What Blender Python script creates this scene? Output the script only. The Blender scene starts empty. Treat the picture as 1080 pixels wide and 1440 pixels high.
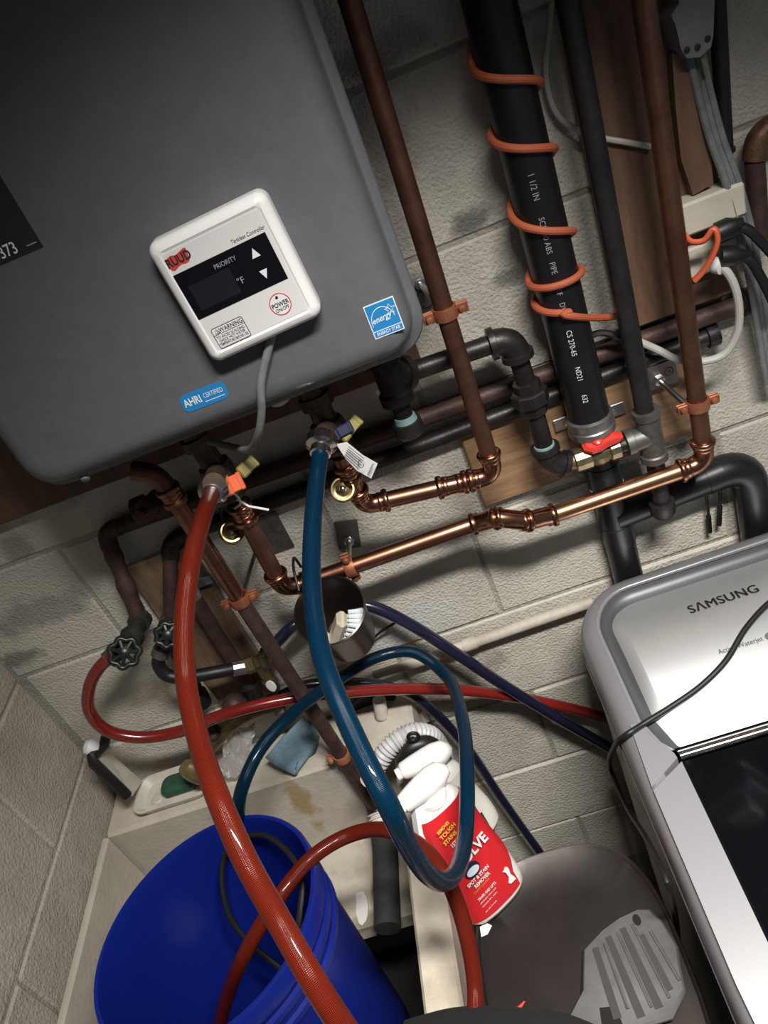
import bpy, math, random
from mathutils import Vector, Matrix
random.seed(7)
S = bpy.context.scene
COL = S.collection
PI = math.pi

# ------------------------------------------------------------------ camera, world, light, exposure
CAM_R = ((0.93438576, -0.0836878, -0.34629411),
         (-0.33502034, -0.53702888, -0.77418432),
         (-0.12118015, 0.83940237, -0.52982925))      # rows: image right, image down, view direction
FPX = 1082.0
cam_d = bpy.data.cameras.new('camera')
cam = bpy.data.objects.new('camera', cam_d); COL.objects.link(cam)
r0, r1, r2 = (Vector(r) for r in CAM_R)
cam.matrix_world = Matrix(((r0.x, -r1.x, -r2.x, 0), (r0.y, -r1.y, -r2.y, 0), (r0.z, -r1.z, -r2.z, 0), (0, 0, 0, 1)))
cam_d.sensor_fit = 'VERTICAL'; cam_d.sensor_height = 36.0
cam_d.lens = 36.0 * FPX / 1440.0
cam_d.clip_start = 0.02
S.camera = cam
w = bpy.data.worlds.new('world'); S.world = w; w.use_nodes = True
w.node_tree.nodes['Background'].inputs[0].default_value = (0.80, 0.90, 1.0, 1)
w.node_tree.nodes['Background'].inputs[1].default_value = 0.10

LAMP_POS = Vector((0.30, 0.00, 0.56))
LAMP_AIM = Vector((0.02, 0.44, -1.15))
ld = bpy.data.lights.new('tube_light', 'AREA')      # fluorescent tube fixture under the ceiling, running along the wall
ld.shape = 'RECTANGLE'; ld.size = 0.50; ld.size_y = 0.09; ld.energy = 14; ld.color = (1.0, 0.97, 0.92); ld.spread = math.radians(82)
lo = bpy.data.objects.new('tube_light', ld); COL.objects.link(lo)
lo.location = LAMP_POS
_z = (LAMP_POS - LAMP_AIM); _z.normalize(); _x = (Vector((1, 0, 0)) - _z * _z.x).normalized(); _y = _z.cross(_x)
lo.rotation_euler = Matrix((_x, _y, _z)).transposed().to_euler()
S.view_settings.view_transform = 'Standard'
S.view_settings.look = 'None'
S.view_settings.exposure = 0.0
S.view_settings.gamma = 1.0
S.view_settings.use_curve_mapping = False

# ------------------------------------------------------------------ helpers
def ray(px, py):
    return r0 * ((px - 540) / FPX) + r1 * ((py - 720) / FPX) + r2
def Y(px, py, y):
    d = ray(px, py); return d * (y / d.y)
def Z(px, py, z):
    d = ray(px, py); return d * (z / d.z)
def X(px, py, x):
    d = ray(px, py); return d * (x / d.x)
def W(px, py, wpx, dia):
    return ray(px, py) * (FPX * dia / wpx)

class MB:
    def __init__(s): s.v = []; s.f = []; s.uv = {}
    def add(s, vs, fs):
        o = len(s.v); s.v += [Vector(v) for v in vs]
        s.f += [tuple(i + o for i in f) for f in fs]
    def box(s, c, size, rot=None, bev=0.0):
        c = Vector(c); hx, hy, hz = (q / 2 for q in size)
        b = min(bev, hx * .9, hy * .9, hz * .9)
        if b <= 0:
            vs = [Vector((x, y, z)) for z in (-hz, hz) for y in (-hy, hy) for x in (-hx, hx)]
            fs = [(0, 2, 3, 1), (4, 5, 7, 6), (0, 1, 5, 4), (2, 6, 7, 3), (0, 4, 6, 2), (1, 3, 7, 5)]
        else:
            vs = []; idx = {}
            for sx in (-1, 1):
                for sy in (-1, 1):
                    for sz in (-1, 1):
                        for a in range(3):
                            p = [sx * hx, sy * hy, sz * hz]
                            for k in range(3):
                                if k != a: p[k] -= (sx, sy, sz)[k] * b
                            idx[(sx, sy, sz, a)] = len(vs); vs.append(Vector(p))
            fs = []
            sg = [(1, 1), (1, -1), (-1, -1), (-1, 1)]
            for a in range(3):
                o1, o2 = [k for k in range(3) if k != a]
                for sa in (-1, 1):
                    f = []
                    for (p, q) in sg:
                        t = [0, 0, 0]; t[a] = sa; t[o1] = p; t[o2] = q
                        f.append(idx[(t[0], t[1], t[2], a)])
                    fs.append(tuple(f))
            for a in range(3):
                o1, o2 = [k for k in range(3) if k != a]
                for (p, q) in sg:
                    t1 = [0, 0, 0]; t1[a] = 1; t1[o1] = p; t1[o2] = q
                    t2 = [0, 0, 0]; t2[a] = -1; t2[o1] = p; t2[o2] = q
                    fs.append((idx[(*t1, o1)], idx[(*t1, o2)], idx[(*t2, o2)], idx[(*t2, o1)]))
            for sx in (-1, 1):
                for sy in (-1, 1):
                    for sz in (-1, 1):
                        fs.append(tuple(idx[(sx, sy, sz, a)] for a in range(3)))
        if rot is not None: vs = [rot @ v for v in vs]
        s.add([v + c for v in vs], fs); return s
    def tube(s, pts, rad, seg=14, caps=True, flat=None):
        pts = [Vector(p) for p in pts]; n = len(pts)
        if not hasattr(rad, '__len__'): rad = [rad] * n
        tg = []
        for i in range(n):
            d = pts[min(i + 1, n - 1)] - pts[max(i - 1, 0)]
            tg.append(d.normalized() if d.length > 1e-9 else Vector((0, 0, 1)))
        ref = Vector((0, -1, 0.03))
        u = (ref - tg[0] * ref.dot(tg[0]))
        if u.length < 1e-3: ref = Vector((0, 0, 1)); u = ref - tg[0] * ref.dot(tg[0])
        u.normalize()
        vs = []; o = len(s.v); L = 0; rm = max(rad)
        for i in range(n):
            u = (u - tg[i] * u.dot(tg[i])).normalized(); v = tg[i].cross(u)
            if i: L += (pts[i] - pts[i - 1]).length
            for k in range(seg):
                a = 2 * PI * k / seg
                fx, fy = (1, 1) if flat is None else flat
                vs.append(pts[i] + (u * math.cos(a) * fx + v * math.sin(a) * fy) * rad[i])
                s.uv[o + i * seg + k] = (L / (2 * PI * rm), k / seg)
        fs = []
        for i in range(n - 1):
            for k in range(seg):
                k2 = (k + 1) % seg
                fs.append((i * seg + k, i * seg + k2, (i + 1) * seg + k2, (i + 1) * seg + k))
        if caps:
            fs.append(tuple(range(seg - 1, -1, -1))); fs.append(tuple((n - 1) * seg + k for k in range(seg)))
        s.add(vs, fs); return s
    def lathe(s, prof, o, axis, seg=24, caps=True, flat=(1, 1), up=None):
        o = Vector(o); ax = Vector(axis).normalized()
        ref = Vector(up) if up else (Vector((1, 0, 0)) if abs(ax.x) < .8 else Vector((0, 0, 1)))
        u = (ref - ax * ref.dot(ax)).normalized(); v = ax.cross(u)
        vs = []
        for (r, h) in prof:
            for k in range(seg):
                a = 2 * PI * k / seg
                vs.append(o + ax * h + (u * math.cos(a) * flat[0] + v * math.sin(a) * flat[1]) * max(r, 1e-5))
        fs = []
        for i in range(len(prof) - 1):
            for k in range(seg):
                k2 = (k + 1) % seg
                fs.append((i * seg + k, i * seg + k2, (i + 1) * seg + k2, (i + 1) * seg + k))
        if caps:
            fs.append(tuple(range(seg - 1, -1, -1))); fs.append(tuple((len(prof) - 1) * seg + k for k in range(seg)))
        s.add(vs, fs); return s
    def loops(s, ls, cap0=True, cap1=True):
        n = len(ls[0]); vs = [p for l in ls for p in l]; fs = []
        for i in range(len(ls) - 1):
            for k in range(n):
                k2 = (k + 1) % n
                fs.append((i * n + k, i * n + k2, (i + 1) * n + k2, (i + 1) * n + k))
        if cap0: fs.append(tuple(range(n - 1, -1, -1)))
        if cap1: fs.append(tuple((len(ls) - 1) * n + k for k in range(n)))
        s.add(vs, fs); return s
    def prism(s, outline, nrm):
        a = [Vector(p) for p in outline]; n = Vector(nrm)
        return s.loops([a, [p + n for p in a]])

def crom(pts, n=10):
    p = [Vector(q) for q in pts]; p = [p[0] * 2 - p[1]] + p + [p[-1] * 2 - p[-2]]
    out = []
    for i in range(1, len(p) - 2):
        t = [0]
        for j in range(3):
            t.append(t[-1] + max((p[i + j] - p[i - 1 + j]).length, 1e-6) ** .5)
        for k in range(n):
            x = t[1] + (t[2] - t[1]) * k / n
            A1 = p[i-1] * ((t[1]-x)/(t[1]-t[0])) + p[i] * ((x-t[0])/(t[1]-t[0]))
            A2 = p[i] * ((t[2]-x)/(t[2]-t[1])) + p[i+1] * ((x-t[1])/(t[2]-t[1]))
            A3 = p[i+1] * ((t[3]-x)/(t[3]-t[2])) + p[i+2] * ((x-t[2])/(t[3]-t[2]))
            B1 = A1 * ((t[2]-x)/(t[2]-t[0])) + A2 * ((x-t[0])/(t[2]-t[0]))
            B2 = A2 * ((t[3]-x)/(t[3]-t[1])) + A3 * ((x-t[1])/(t[3]-t[1]))
            out.append(B1 * ((t[2]-x)/(t[2]-t[1])) + B2 * ((x-t[1])/(t[2]-t[1])))
    out.append(p[-2]); return out

def wpos(o):
    v = Vector((0, 0, 0))
    while o is not None: v = v + o.location; o = o.parent
    return v
def thing(name, label, cat, loc, group=None):
    o = bpy.data.objects.new(name, None); COL.objects.link(o); o.empty_display_size = .02
    o.location = Vector(loc); o['label'] = label; o['category'] = cat
    if group: o['group'] = group
    return o
def obj(name, mb, m, parent=None, label=None, ang=35, smooth=True, loc=None):
    me = bpy.data.meshes.new(name)
    off = wpos(parent) if parent is not None else Vector((0, 0, 0))
    if parent is None and loc is not None: off = Vector(loc)
    me.from_pydata([v - off for v in mb.v], [], mb.f); me.update()
    if mb.uv:
        ul = me.uv_layers.new(name='uv')
        for p in me.polygons:
            vs = [mb.uv.get(me.loops[i].vertex_index, (0, 0)) for i in p.loop_indices]
            wrap = max(q[1] for q in vs) - min(q[1] for q in vs) > .5
            for i, q in zip(p.loop_indices, vs):
                ul.data[i].uv = (q[0], q[1] + (1 if wrap and q[1] < .5 else 0))
    if smooth:
        me.shade_smooth(); me.set_sharp_from_angle(angle=math.radians(ang))
    me.materials.append(m)
    o = bpy.data.objects.new(name, me); COL.objects.link(o)
    if parent is not None: o.parent = parent
    elif loc is not None: o.location = off
    if label: o['label'] = label
    return o
def single(name, mb, m, label, cat, loc, group=None, **k):
    o = obj(name, mb, m, None, label, loc=loc, **k); o['category'] = cat
    if group: o['group'] = group
    return o
def struct(name, mb, m, **k):
    o = obj(name, mb, m, None, **k); o['kind'] = 'structure'; return o

_tc = {}
def text(name, body, size, org, xd, yd, m, parent, align='LEFT', bold=0.0, space=1.0, cyl=None, sx=1.0, shear=0.0):
    """flat printed lettering; cyl=(axis point, radius) wraps it about a pipe"""
    cu = bpy.data.curves.new('t', 'FONT'); cu.body = body; cu.size = size; cu.align_x = align; cu.align_y = 'CENTER'
    cu.offset = bold * size; cu.space_character = space; cu.shear = shear; cu.resolution_u = 3
    to = bpy.data.objects.new('t', cu); COL.objects.link(to)
    bpy.context.view_layer.update()
    me = bpy.data.meshes.new_from_object(to)
    org = Vector(org); xd = Vector(xd).normalized(); yd = Vector(yd).normalized(); nd = xd.cross(yd)
    mb = MB(); vs = []
    for v in me.vertices:
        if cyl:
            r = cyl; a = v.co.y / r
            vs.append(org + xd * v.co.x * sx + yd * math.sin(a) * r + nd * (math.cos(a) - 1) * r)
        else: vs.append(org + xd * v.co.x * sx + yd * v.co.y)
    mb.add(vs, [tuple(p.vertices) for p in me.polygons])
    bpy.data.objects.remove(to); bpy.data.curves.remove(cu); bpy.data.meshes.remove(me)
    return obj(name, mb, m, parent, smooth=False)

# ------------------------------------------------------------------ materials
def nd(nt, t, **k):
    n = nt.nodes.new(t)
    for a, b in k.items(): setattr(n, a, b)
    return n
def rgb(c): return (c[0], c[1], c[2], 1)
def M(name, col, rough=.5, metal=0.0, var=0.0, scale=12.0, col2=None, bump=0.0, bscale=300.0, coat=0.0, spec=.5, stretch=None, rvar=0.0, trans=0.0, alpha=1.0, bdist=.002):
    m = bpy.data.materials.new(name); m.use_nodes = True; nt = m.node_tree
    b = nt.nodes['Principled BSDF']
    b.inputs['Base Color'].default_value = rgb(col); b.inputs['Roughness'].default_value = rough
    b.inputs['Metallic'].default_value = metal; b.inputs['Coat Weight'].default_value = coat
    b.inputs['Coat Roughness'].default_value = .08
    b.inputs['Specular IOR Level'].default_value = spec; b.inputs['Transmission Weight'].default_value = trans
    b.inputs['Alpha'].default_value = alpha
    g = nd(nt, 'ShaderNodeNewGeometry'); src = g.outputs['Position']
    if stretch:
        mp = nd(nt, 'ShaderNodeMapping'); mp.inputs['Scale'].default_value = stretch
        nt.links.new(src, mp.inputs['Vector']); src = mp.outputs['Vector']
    if var > 0 or col2:
        n = nd(nt, 'ShaderNodeTexNoise'); n.inputs['Scale'].default_value = scale; n.inputs['Detail'].default_value = 6
        n.inputs['Roughness'].default_value = .65
        nt.links.new(src, n.inputs['Vector'])
        rp = nd(nt, 'ShaderNodeValToRGB'); rp.color_ramp.elements[0].position = .36; rp.color_ramp.elements[1].position = .66
        c2 = col2 or tuple(c * (1 - var) for c in col)
        rp.color_ramp.elements[0].color = rgb(c2); rp.color_ramp.elements[1].color = rgb(col)
        nt.links.new(n.outputs['Fac'], rp.inputs['Fac']); nt.links.new(rp.outputs['Color'], b.inputs['Base Color'])
        if rvar:
            mr = nd(nt, 'ShaderNodeMapRange'); mr.inputs['To Min'].default_value = rough + rvar; mr.inputs['To Max'].default_value = max(rough - rvar, .03)
            nt.links.new(n.outputs['Fac'], mr.inputs['Value']); nt.links.new(mr.outputs['Result'], b.inputs['Roughness'])
    if bump > 0:
        n2 = nd(nt, 'ShaderNodeTexNoise'); n2.inputs['Scale'].default_value = bscale; n2.inputs['Detail'].default_value = 4
        nt.links.new(src, n2.inputs['Vector'])
        bp = nd(nt, 'ShaderNodeBump'); bp.inputs['Strength'].default_value = bump; bp.inputs['Distance'].default_value = bdist
        nt.links.new(n2.outputs['Fac'], bp.inputs['Height']); nt.links.new(bp.outputs['Normal'], b.inputs['Normal'])
    return m

def wall_mat(name, col, spots, dirt=.35, bump=1.0, bscale=210, dscale=3.2):
    """painted masonry: stipple relief, blotchy dirt and a few stains that sit at fixed places on the wall"""
    m = M(name, col, .75, bump=bump, bscale=bscale, spec=.3, bdist=.0035); nt = m.node_tree; b = nt.nodes['Principled BSDF']
    g = nd(nt, 'ShaderNodeNewGeometry')
    n = nd(nt, 'ShaderNodeTexNoise'); n.inputs['Scale'].default_value = dscale; n.inputs['Detail'].default_value = 9; n.inputs['Roughness'].default_value = .7
    nt.links.new(g.outputs['Position'], n.inputs['Vector'])
    rp = nd(nt, 'ShaderNodeValToRGB'); rp.color_ramp.elements[0].position = .33; rp.color_ramp.elements[1].position = .58
    rp.color_ramp.elements[0].color = rgb(tuple(c * (1 - dirt) for c in col)); rp.color_ramp.elements[1].color = rgb(col)
    nt.links.new(n.outputs['Fac'], rp.inputs['Fac']); cur = rp.outputs['Color']
    ns = nd(nt, 'ShaderNodeTexNoise'); ns.inputs['Scale'].default_value = 26; ns.inputs['Detail'].default_value = 6
    nt.links.new(g.outputs['Position'], ns.inputs['Vector'])
    # chips and pits
    vo = nd(nt, 'ShaderNodeTexNoise'); vo.inputs['Scale'].default_value = 55; vo.inputs['Detail'].default_value = 3
    nt.links.new(g.outputs['Position'], vo.inputs['Vector'])
    cr = nd(nt, 'ShaderNodeValToRGB'); cr.color_ramp.elements[0].position = .70; cr.color_ramp.elements[1].position = .76
    cr.color_ramp.elements[0].color = (0, 0, 0, 1); cr.color_ramp.elements[1].color = (.6, .6, .6, 1)
    nt.links.new(vo.outputs['Fac'], cr.inputs['Fac'])
    mx = nd(nt, 'ShaderNodeMixRGB'); mx.inputs['Color2'].default_value = rgb(tuple(c * .45 for c in col))
    nt.links.new(cr.outputs['Color'], mx.inputs['Fac']); nt.links.new(cur, mx.inputs['Color1']); cur = mx.outputs['Color']
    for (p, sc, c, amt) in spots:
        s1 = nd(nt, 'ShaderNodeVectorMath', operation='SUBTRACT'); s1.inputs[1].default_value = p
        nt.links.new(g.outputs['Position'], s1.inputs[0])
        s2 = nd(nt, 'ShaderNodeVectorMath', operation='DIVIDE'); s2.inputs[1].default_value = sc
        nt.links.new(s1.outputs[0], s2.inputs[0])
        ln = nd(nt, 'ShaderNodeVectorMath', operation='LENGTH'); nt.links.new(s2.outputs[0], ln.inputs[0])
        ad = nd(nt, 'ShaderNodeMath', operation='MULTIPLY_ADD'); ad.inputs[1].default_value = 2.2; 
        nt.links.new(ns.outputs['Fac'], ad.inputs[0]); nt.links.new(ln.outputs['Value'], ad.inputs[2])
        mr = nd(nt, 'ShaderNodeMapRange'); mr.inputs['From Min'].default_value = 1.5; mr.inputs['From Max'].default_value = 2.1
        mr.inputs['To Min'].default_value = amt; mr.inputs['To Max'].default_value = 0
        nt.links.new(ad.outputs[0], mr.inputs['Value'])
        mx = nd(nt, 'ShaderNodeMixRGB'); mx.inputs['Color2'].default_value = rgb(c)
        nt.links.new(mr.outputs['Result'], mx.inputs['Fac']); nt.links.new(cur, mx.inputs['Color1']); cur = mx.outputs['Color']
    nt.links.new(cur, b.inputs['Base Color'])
    return m

def hose_mat(name, col, thread, rough=.20):
    """clear coated hose over a woven braid: fine crossing threads follow the tube"""
    m = M(name, col, rough, coat=.22, spec=.10); nt = m.node_tree; b = nt.nodes['Principled BSDF']
    tc = nd(nt, 'ShaderNodeTexCoord')
    outs = []
    for sgn in (1, -1):
        sp = nd(nt, 'ShaderNodeSeparateXYZ'); nt.links.new(tc.outputs['UV'], sp.inputs[0])
        a = nd(nt, 'ShaderNodeMath', operation='MULTIPLY'); a.inputs[1].default_value = 26.0; nt.links.new(sp.outputs['X'], a.inputs[0])
        c = nd(nt, 'ShaderNodeMath', operation='MULTIPLY_ADD'); c.inputs[1].default_value = 24.0 * sgn
        nt.links.new(sp.outputs['Y'], c.inputs[0]); nt.links.new(a.outputs[0], c.inputs[2])
        t = nd(nt, 'ShaderNodeMath', operation='MULTIPLY'); t.inputs[1].default_value = 2 * PI; nt.links.new(c.outputs[0], t.inputs[0])
        si = nd(nt, 'ShaderNodeMath', operation='SINE'); nt.links.new(t.outputs[0], si.inputs[0]); outs.append(si)
    mxm = nd(nt, 'ShaderNodeMath', operation='MULTIPLY'); nt.links.new(outs[0].outputs[0], mxm.inputs[0]); nt.links.new(outs[1].outputs[0], mxm.inputs[1])
    mr = nd(nt, 'ShaderNodeMapRange'); mr.inputs['From Min'].default_value = -.2; mr.inputs['From Max'].default_value = .9
    nt.links.new(mxm.outputs[0], mr.inputs['Value'])
    mx = nd(nt, 'ShaderNodeMixRGB'); mx.inputs['Color1'].default_value = rgb(col); mx.inputs['Color2'].default_value = rgb(thread)
    nt.links.new(mr.outputs['Result'], mx.inputs['Fac']); nt.links.new(mx.outputs['Color'], b.inputs['Base Color'])
    bp = nd(nt, 'ShaderNodeBump'); bp.inputs['Strength'].default_value = .25; bp.inputs['Distance'].default_value = .0006
    nt.links.new(mxm.outputs[0], bp.inputs['Height']); nt.links.new(bp.outputs['Normal'], b.inputs['Normal'])
    return m

SPOTS = [((-.03 + .0, 1, -.295 + .0), (.03, .1, .022), (.10, .10, .09), .8)]
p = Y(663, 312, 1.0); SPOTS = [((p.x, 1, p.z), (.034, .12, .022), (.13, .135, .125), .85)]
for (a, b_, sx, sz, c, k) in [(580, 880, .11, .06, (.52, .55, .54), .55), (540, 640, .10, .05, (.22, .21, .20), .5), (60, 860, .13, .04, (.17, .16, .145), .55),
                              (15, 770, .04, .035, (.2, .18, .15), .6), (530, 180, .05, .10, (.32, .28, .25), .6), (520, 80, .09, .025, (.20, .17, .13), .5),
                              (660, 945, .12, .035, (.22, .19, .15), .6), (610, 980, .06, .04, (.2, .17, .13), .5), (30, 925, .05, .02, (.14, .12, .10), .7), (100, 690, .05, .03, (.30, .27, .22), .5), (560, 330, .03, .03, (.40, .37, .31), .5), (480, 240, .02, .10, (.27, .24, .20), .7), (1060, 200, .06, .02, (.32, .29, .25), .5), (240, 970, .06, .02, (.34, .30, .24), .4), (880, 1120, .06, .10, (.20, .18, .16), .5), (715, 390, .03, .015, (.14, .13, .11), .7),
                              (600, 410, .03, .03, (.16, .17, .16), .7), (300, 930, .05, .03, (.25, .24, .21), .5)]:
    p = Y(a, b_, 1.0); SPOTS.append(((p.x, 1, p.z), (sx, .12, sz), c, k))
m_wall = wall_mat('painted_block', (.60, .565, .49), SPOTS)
m_mortar = wall_mat('mortar', (.44, .41, .35), [], dirt=.5)
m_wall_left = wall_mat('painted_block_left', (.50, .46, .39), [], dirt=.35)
m_tub = wall_mat('old_concrete', (.56, .51, .43), [((-.475, .885, -1.07), (.022, .05, .10), (.34, .23, .09), .8), ((-.36, .80, -1.21), (.10, .12, .03), (.30, .25, .16), .6),
                                                    ((-.40, .72, -1.22), (.12, .03, .03), (.16, .13, .08), .7)], dirt=.28, bump=.25, bscale=120)
m_pit = M('pit', (.012, .011, .010), .8, var=.4, scale=9)
m_ceil = M('ceiling', (.45, .42, .38), .9, var=.2)
m_floor = M('floor', (.16, .15, .14), .8, var=.4, bump=.3)
m_heater = M('heater_grey', (.120, .124, .135), .42, var=.10, scale=60, bump=.06, bscale=900)
m_heater_side = M('heater_side', (.11, .115, .12), .5)
m_white = M('white_plastic', (.78, .77, .76), .30)
m_plate = M('panel_plate', (.66, .65, .64), .35)
m_plate_lo = M('panel_plate_lower', (.72, .71, .71), .35)
m_black = M('black_gloss', (.004, .004, .006), .22, spec=.35)
m_lcd = M('lcd', (.008, .010, .016), .35)
m_print_w = M('print_white', (.72, .72, .72), .6)
m_print_dim = M('print_dim', (.30, .29, .32), .6)
m_print_k = M('print_black', (.015, .015, .018), .6)
m_print_r = M('print_red', (.55, .05, .035), .5)
m_print_o = M('print_orange', (.75, .30, .05), .5)
m_print_y = M('print_yellow', (.85, .62, .06), .5)
m_blue = M('sticker_blue', (.015, .20, .48), .45)
m_datasticker = M('data_sticker', (.018, .018, .022), .45)
m_copper = M('copper', (.42, .20, .125), .34, 1.0, col2=(.22, .10, .065), scale=22, rvar=.10)
m_copper_bright = M('copper_bright', (.66, .36, .20), .30, 1.0, col2=(.50, .25, .14), scale=18, rvar=.06)
m_copper_mid = M('copper_brown', (.30, .15, .095), .40, .9, col2=(.17, .08, .055), scale=22, rvar=.1)
m_copper_dark = M('copper_dull', (.23, .105, .07), .45, .85, col2=(.12, .055, .04), scale=28, rvar=.12)
m_copper_fit = M('copper_fitting', (.55, .27, .17), .24, 1.0, col2=(.30, .13, .08), scale=45, rvar=.08)
m_clamp = M('coppered_clamp', (.40, .15, .075), .5, .55, col2=(.26, .09, .045), scale=60)
m_rustpipe = M('rusty_brown_pipe', (.10, .055, .045), .55, .4, col2=(.05, .03, .027), scale=40, bump=.3, bscale=250)
m_iron = M('black_iron', (.055, .05, .05), .42, .7, col2=(.03, .027, .027), scale=40, bump=.15, bscale=300, rvar=.1)
m_ironpaint = M('black_pipe', (.016, .015, .017), .42, .3, col2=(.03, .028, .028), scale=30, bump=.12)
m_galv = M('galvanised', (.42, .42, .41), .42, .9, col2=(.26, .26, .25), scale=60, rvar=.1)
m_galv_dk = M('malleable_grey', (.20, .19, .175), .5, .75, col2=(.12, .115, .105), scale=50)
m_zinc = M('zinc', (.62, .62, .62), .28, 1.0)
m_chrome = M('chrome', (.74, .72, .70), .16, 1.0)
m_brass = M('brass', (.60, .47, .24), .25, 1.0, col2=(.42, .31, .15), scale=60)
m_brass_v = M('valve_brass', (.36, .29, .17), .4, .9, col2=(.20, .17, .12), scale=70)
m_brass_old = M('old_brass', (.26, .20, .10), .45, .8, col2=(.12, .10, .06), scale=40)
m_valve = M('dull_bronze', (.13, .085, .06), .5, .6, col2=(.06, .045, .038), scale=40)
m_abs = M('abs_plastic', (.010, .010, .012), .36, var=.3, scale=30)
m_orange = M('orange_cord', (.46, .105, .045), .55, bump=.4, bscale=900)
m_orange_b = M('orange_bright', (.70, .13, .05), .5)
m_red = M('red_plastic', (.58, .04, .03), .32)
m_yellow = M('yellow_plastic', (.20, .165, .03), .5)
m_bluev = M('blue_valve', (.010, .013, .045), .45)
m_hose_r = hose_mat('red_braided_hose', (.055, .004, .0025), (.17, .022, .008))
m_hose_r2 = M('red_smooth_hose', (.17, .013, .010), .22, coat=.6)
m_hose_b = hose_mat('blue_braided_hose', (.0008, .006, .015), (.002, .032, .070))
m_hose_db = M('dark_blue_hose', (.010, .011, .030), .24, coat=.4)
m_rubber = M('black_rubber', (.008, .008, .009), .45)
m_hole = M('dark_hole', (.003, .003, .003), .9)
m_wood = M('plywood', (.36, .22, .12), .6, col2=(.20, .11, .055), scale=7, stretch=(1, 1, 9), bump=.2, bscale=60)
m_wood_dk = M('brown_board', (.16, .085, .05), .7, col2=(.09, .047, .03), scale=7, stretch=(7, 1, 1), bump=.25, bscale=60)
m_wood_dk2 = M('brown_board_low', (.20, .13, .075), .7, col2=(.09, .055, .035), scale=8, stretch=(5, 1, 1), bump=.25)
m_wood_pale = M('pale_block', (.62, .58, .48), .6, var=.2)
m_greycable = M('grey_cable', (.20, .22, .22), .6, var=.35, scale=40)
m_greycable_l = M('pale_grey_cable', (.50, .49, .45), .5, var=.15)
m_box = M('grey_box', (.21, .225, .235), .55, var=.2, scale=50)
m_washer = M('washer_silver', (.215, .215, .225), .38, .3)
m_washer_trim = M('washer_trim', (.225, .225, .235), .34, .2)
m_washer_side = M('washer_side', (.42, .41, .40), .35, .3)
m_brush = M('brushed_steel', (.60, .61, .62), .42, .75, stretch=(2, 80, 80), bump=.06, bscale=40)
m_glass = M('smoked_glass', (.003, .003, .004), .07, spec=.5)
m_steel = M('scuffed_steel', (.060, .050, .046), .42, .8, col2=(.035, .030, .028), scale=7, rvar=.08)
m_panplastic = M('grey_plastic', (.085, .082, .084), .6, var=.3, scale=30)
m_pan_dk = M('grey_plastic_groove', (.035, .030, .030), .65)
m_bucket = M('blue_bucket', (.004, .013, .17), .34, spec=.4)
m_bottle = M('bottle_white', (.80, .78, .75), .32)
m_redlabel = M('red_label', (.56, .018, .025), .30)
m_greylabel = M('label_grey', (.66, .64, .58), .5)
m_green = M('green_soap', (.025, .10, .06), .55, var=.3, scale=60)
m_cream = M('cream_paint', (.66, .62, .54), .5, var=.2, scale=30)
m_sponge = M('blue_cloth', (.19, .30, .37), .85, var=.25, scale=70, bump=.6, bscale=350)
m_clear = M('clear_plastic', (.55, .53, .52), .2, trans=.55)
m_corr = M('corrugated_grey', (.46, .45, .46), .45)
m_cup = M('cup_brown', (.030, .022, .020), .30, .3, var=.3)
m_bristle = M('bristles', (.62, .68, .70), .8)
m_paper = M('paper', (.74, .73, .72), .7)
m_green2 = M('handwheel', (.022, .026, .024), .35, .6, col2=(.05, .055, .05), scale=60)
m_verdigris = M('corroded_bib', (.055, .06, .045), .6, .5, col2=(.025, .025, .02), scale=50, bump=.4, bscale=200)
m_bluegreen = M('pipe_dope', (.20, .30, .30), .6)

# ------------------------------------------------------------------ the room shell
XL = -0.835
ZF, ZC = -1.86, 0.62
b = MB().box((.58, 1.0535, (ZF + ZC) / 2), (3.0, .10, ZC - ZF)); wall_b = struct('wall_back', b, m_mortar)
b = MB().box((XL - .0535, -.2, (ZF + ZC) / 2), (.10, 2.6, ZC - ZF)); wall_l = struct('wall_left', b, m_mortar)
struct('floor', MB().box((.58, -.2, ZF - .05), (3.0, 2.6, .1)), m_floor)
struct('ceiling', MB().box((.58, -.2, ZC + .05), (3.0, 2.6, .1)), m_ceil)
BH = .2067; Z0 = -.08
_bm = {}
def block(parent, c, size, m):
    b = MB().box((0, 0, 0), size, bev=.004)
    key = (round(size[0], 3), round(size[1], 3), round(size[2], 3), m.name)
    if key not in _bm:
        o = obj('concrete_block', MB().box(wpos(parent), size, bev=.004), m, parent); _bm[key] = o.data
    else:
        o = bpy.data.objects.new('concrete_block', _bm[key]); COL.objects.link(o); o.parent = parent
    o.location = Vector(c) - wpos(parent)
MT = .005
for k in range(-4, 9):
    zt = Z0 - k * BH
    if zt - BH < ZF or zt > ZC: continue
    off = -.03 if k % 2 == 1 else .17
    for j in range(-4, 6):
        x0 = off + j * .4; x1 = x0 + .4
        x0 = max(x0, XL - .005); x1 = min(x1, 2.05)
        if x1 - x0 < .05: continue
        pr = random.uniform(-.0012, .0012)
        block(wall_b, ((x0 + x1) / 2, 1.02 + pr, zt - BH / 2), (round(x1 - x0 - MT, 4), .04, BH - MT), m_wall)
    off = .2 if k % 2 == 1 else 0
    for j in range(0, 4):
        y1 = 1.0 - off - (j - (1 if off else 0)) * .4; y0 = y1 - .4
        y1 = min(y1, .998)
        if y1 - y0 < .06 or y1 < -.1: continue
        block(wall_l, (XL - .02 + random.uniform(-.0012, .0012), (y0 + y1) / 2, zt - BH / 2), (.04, round(y1 - y0 - MT, 4), BH - MT), m_wall_left)

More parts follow.
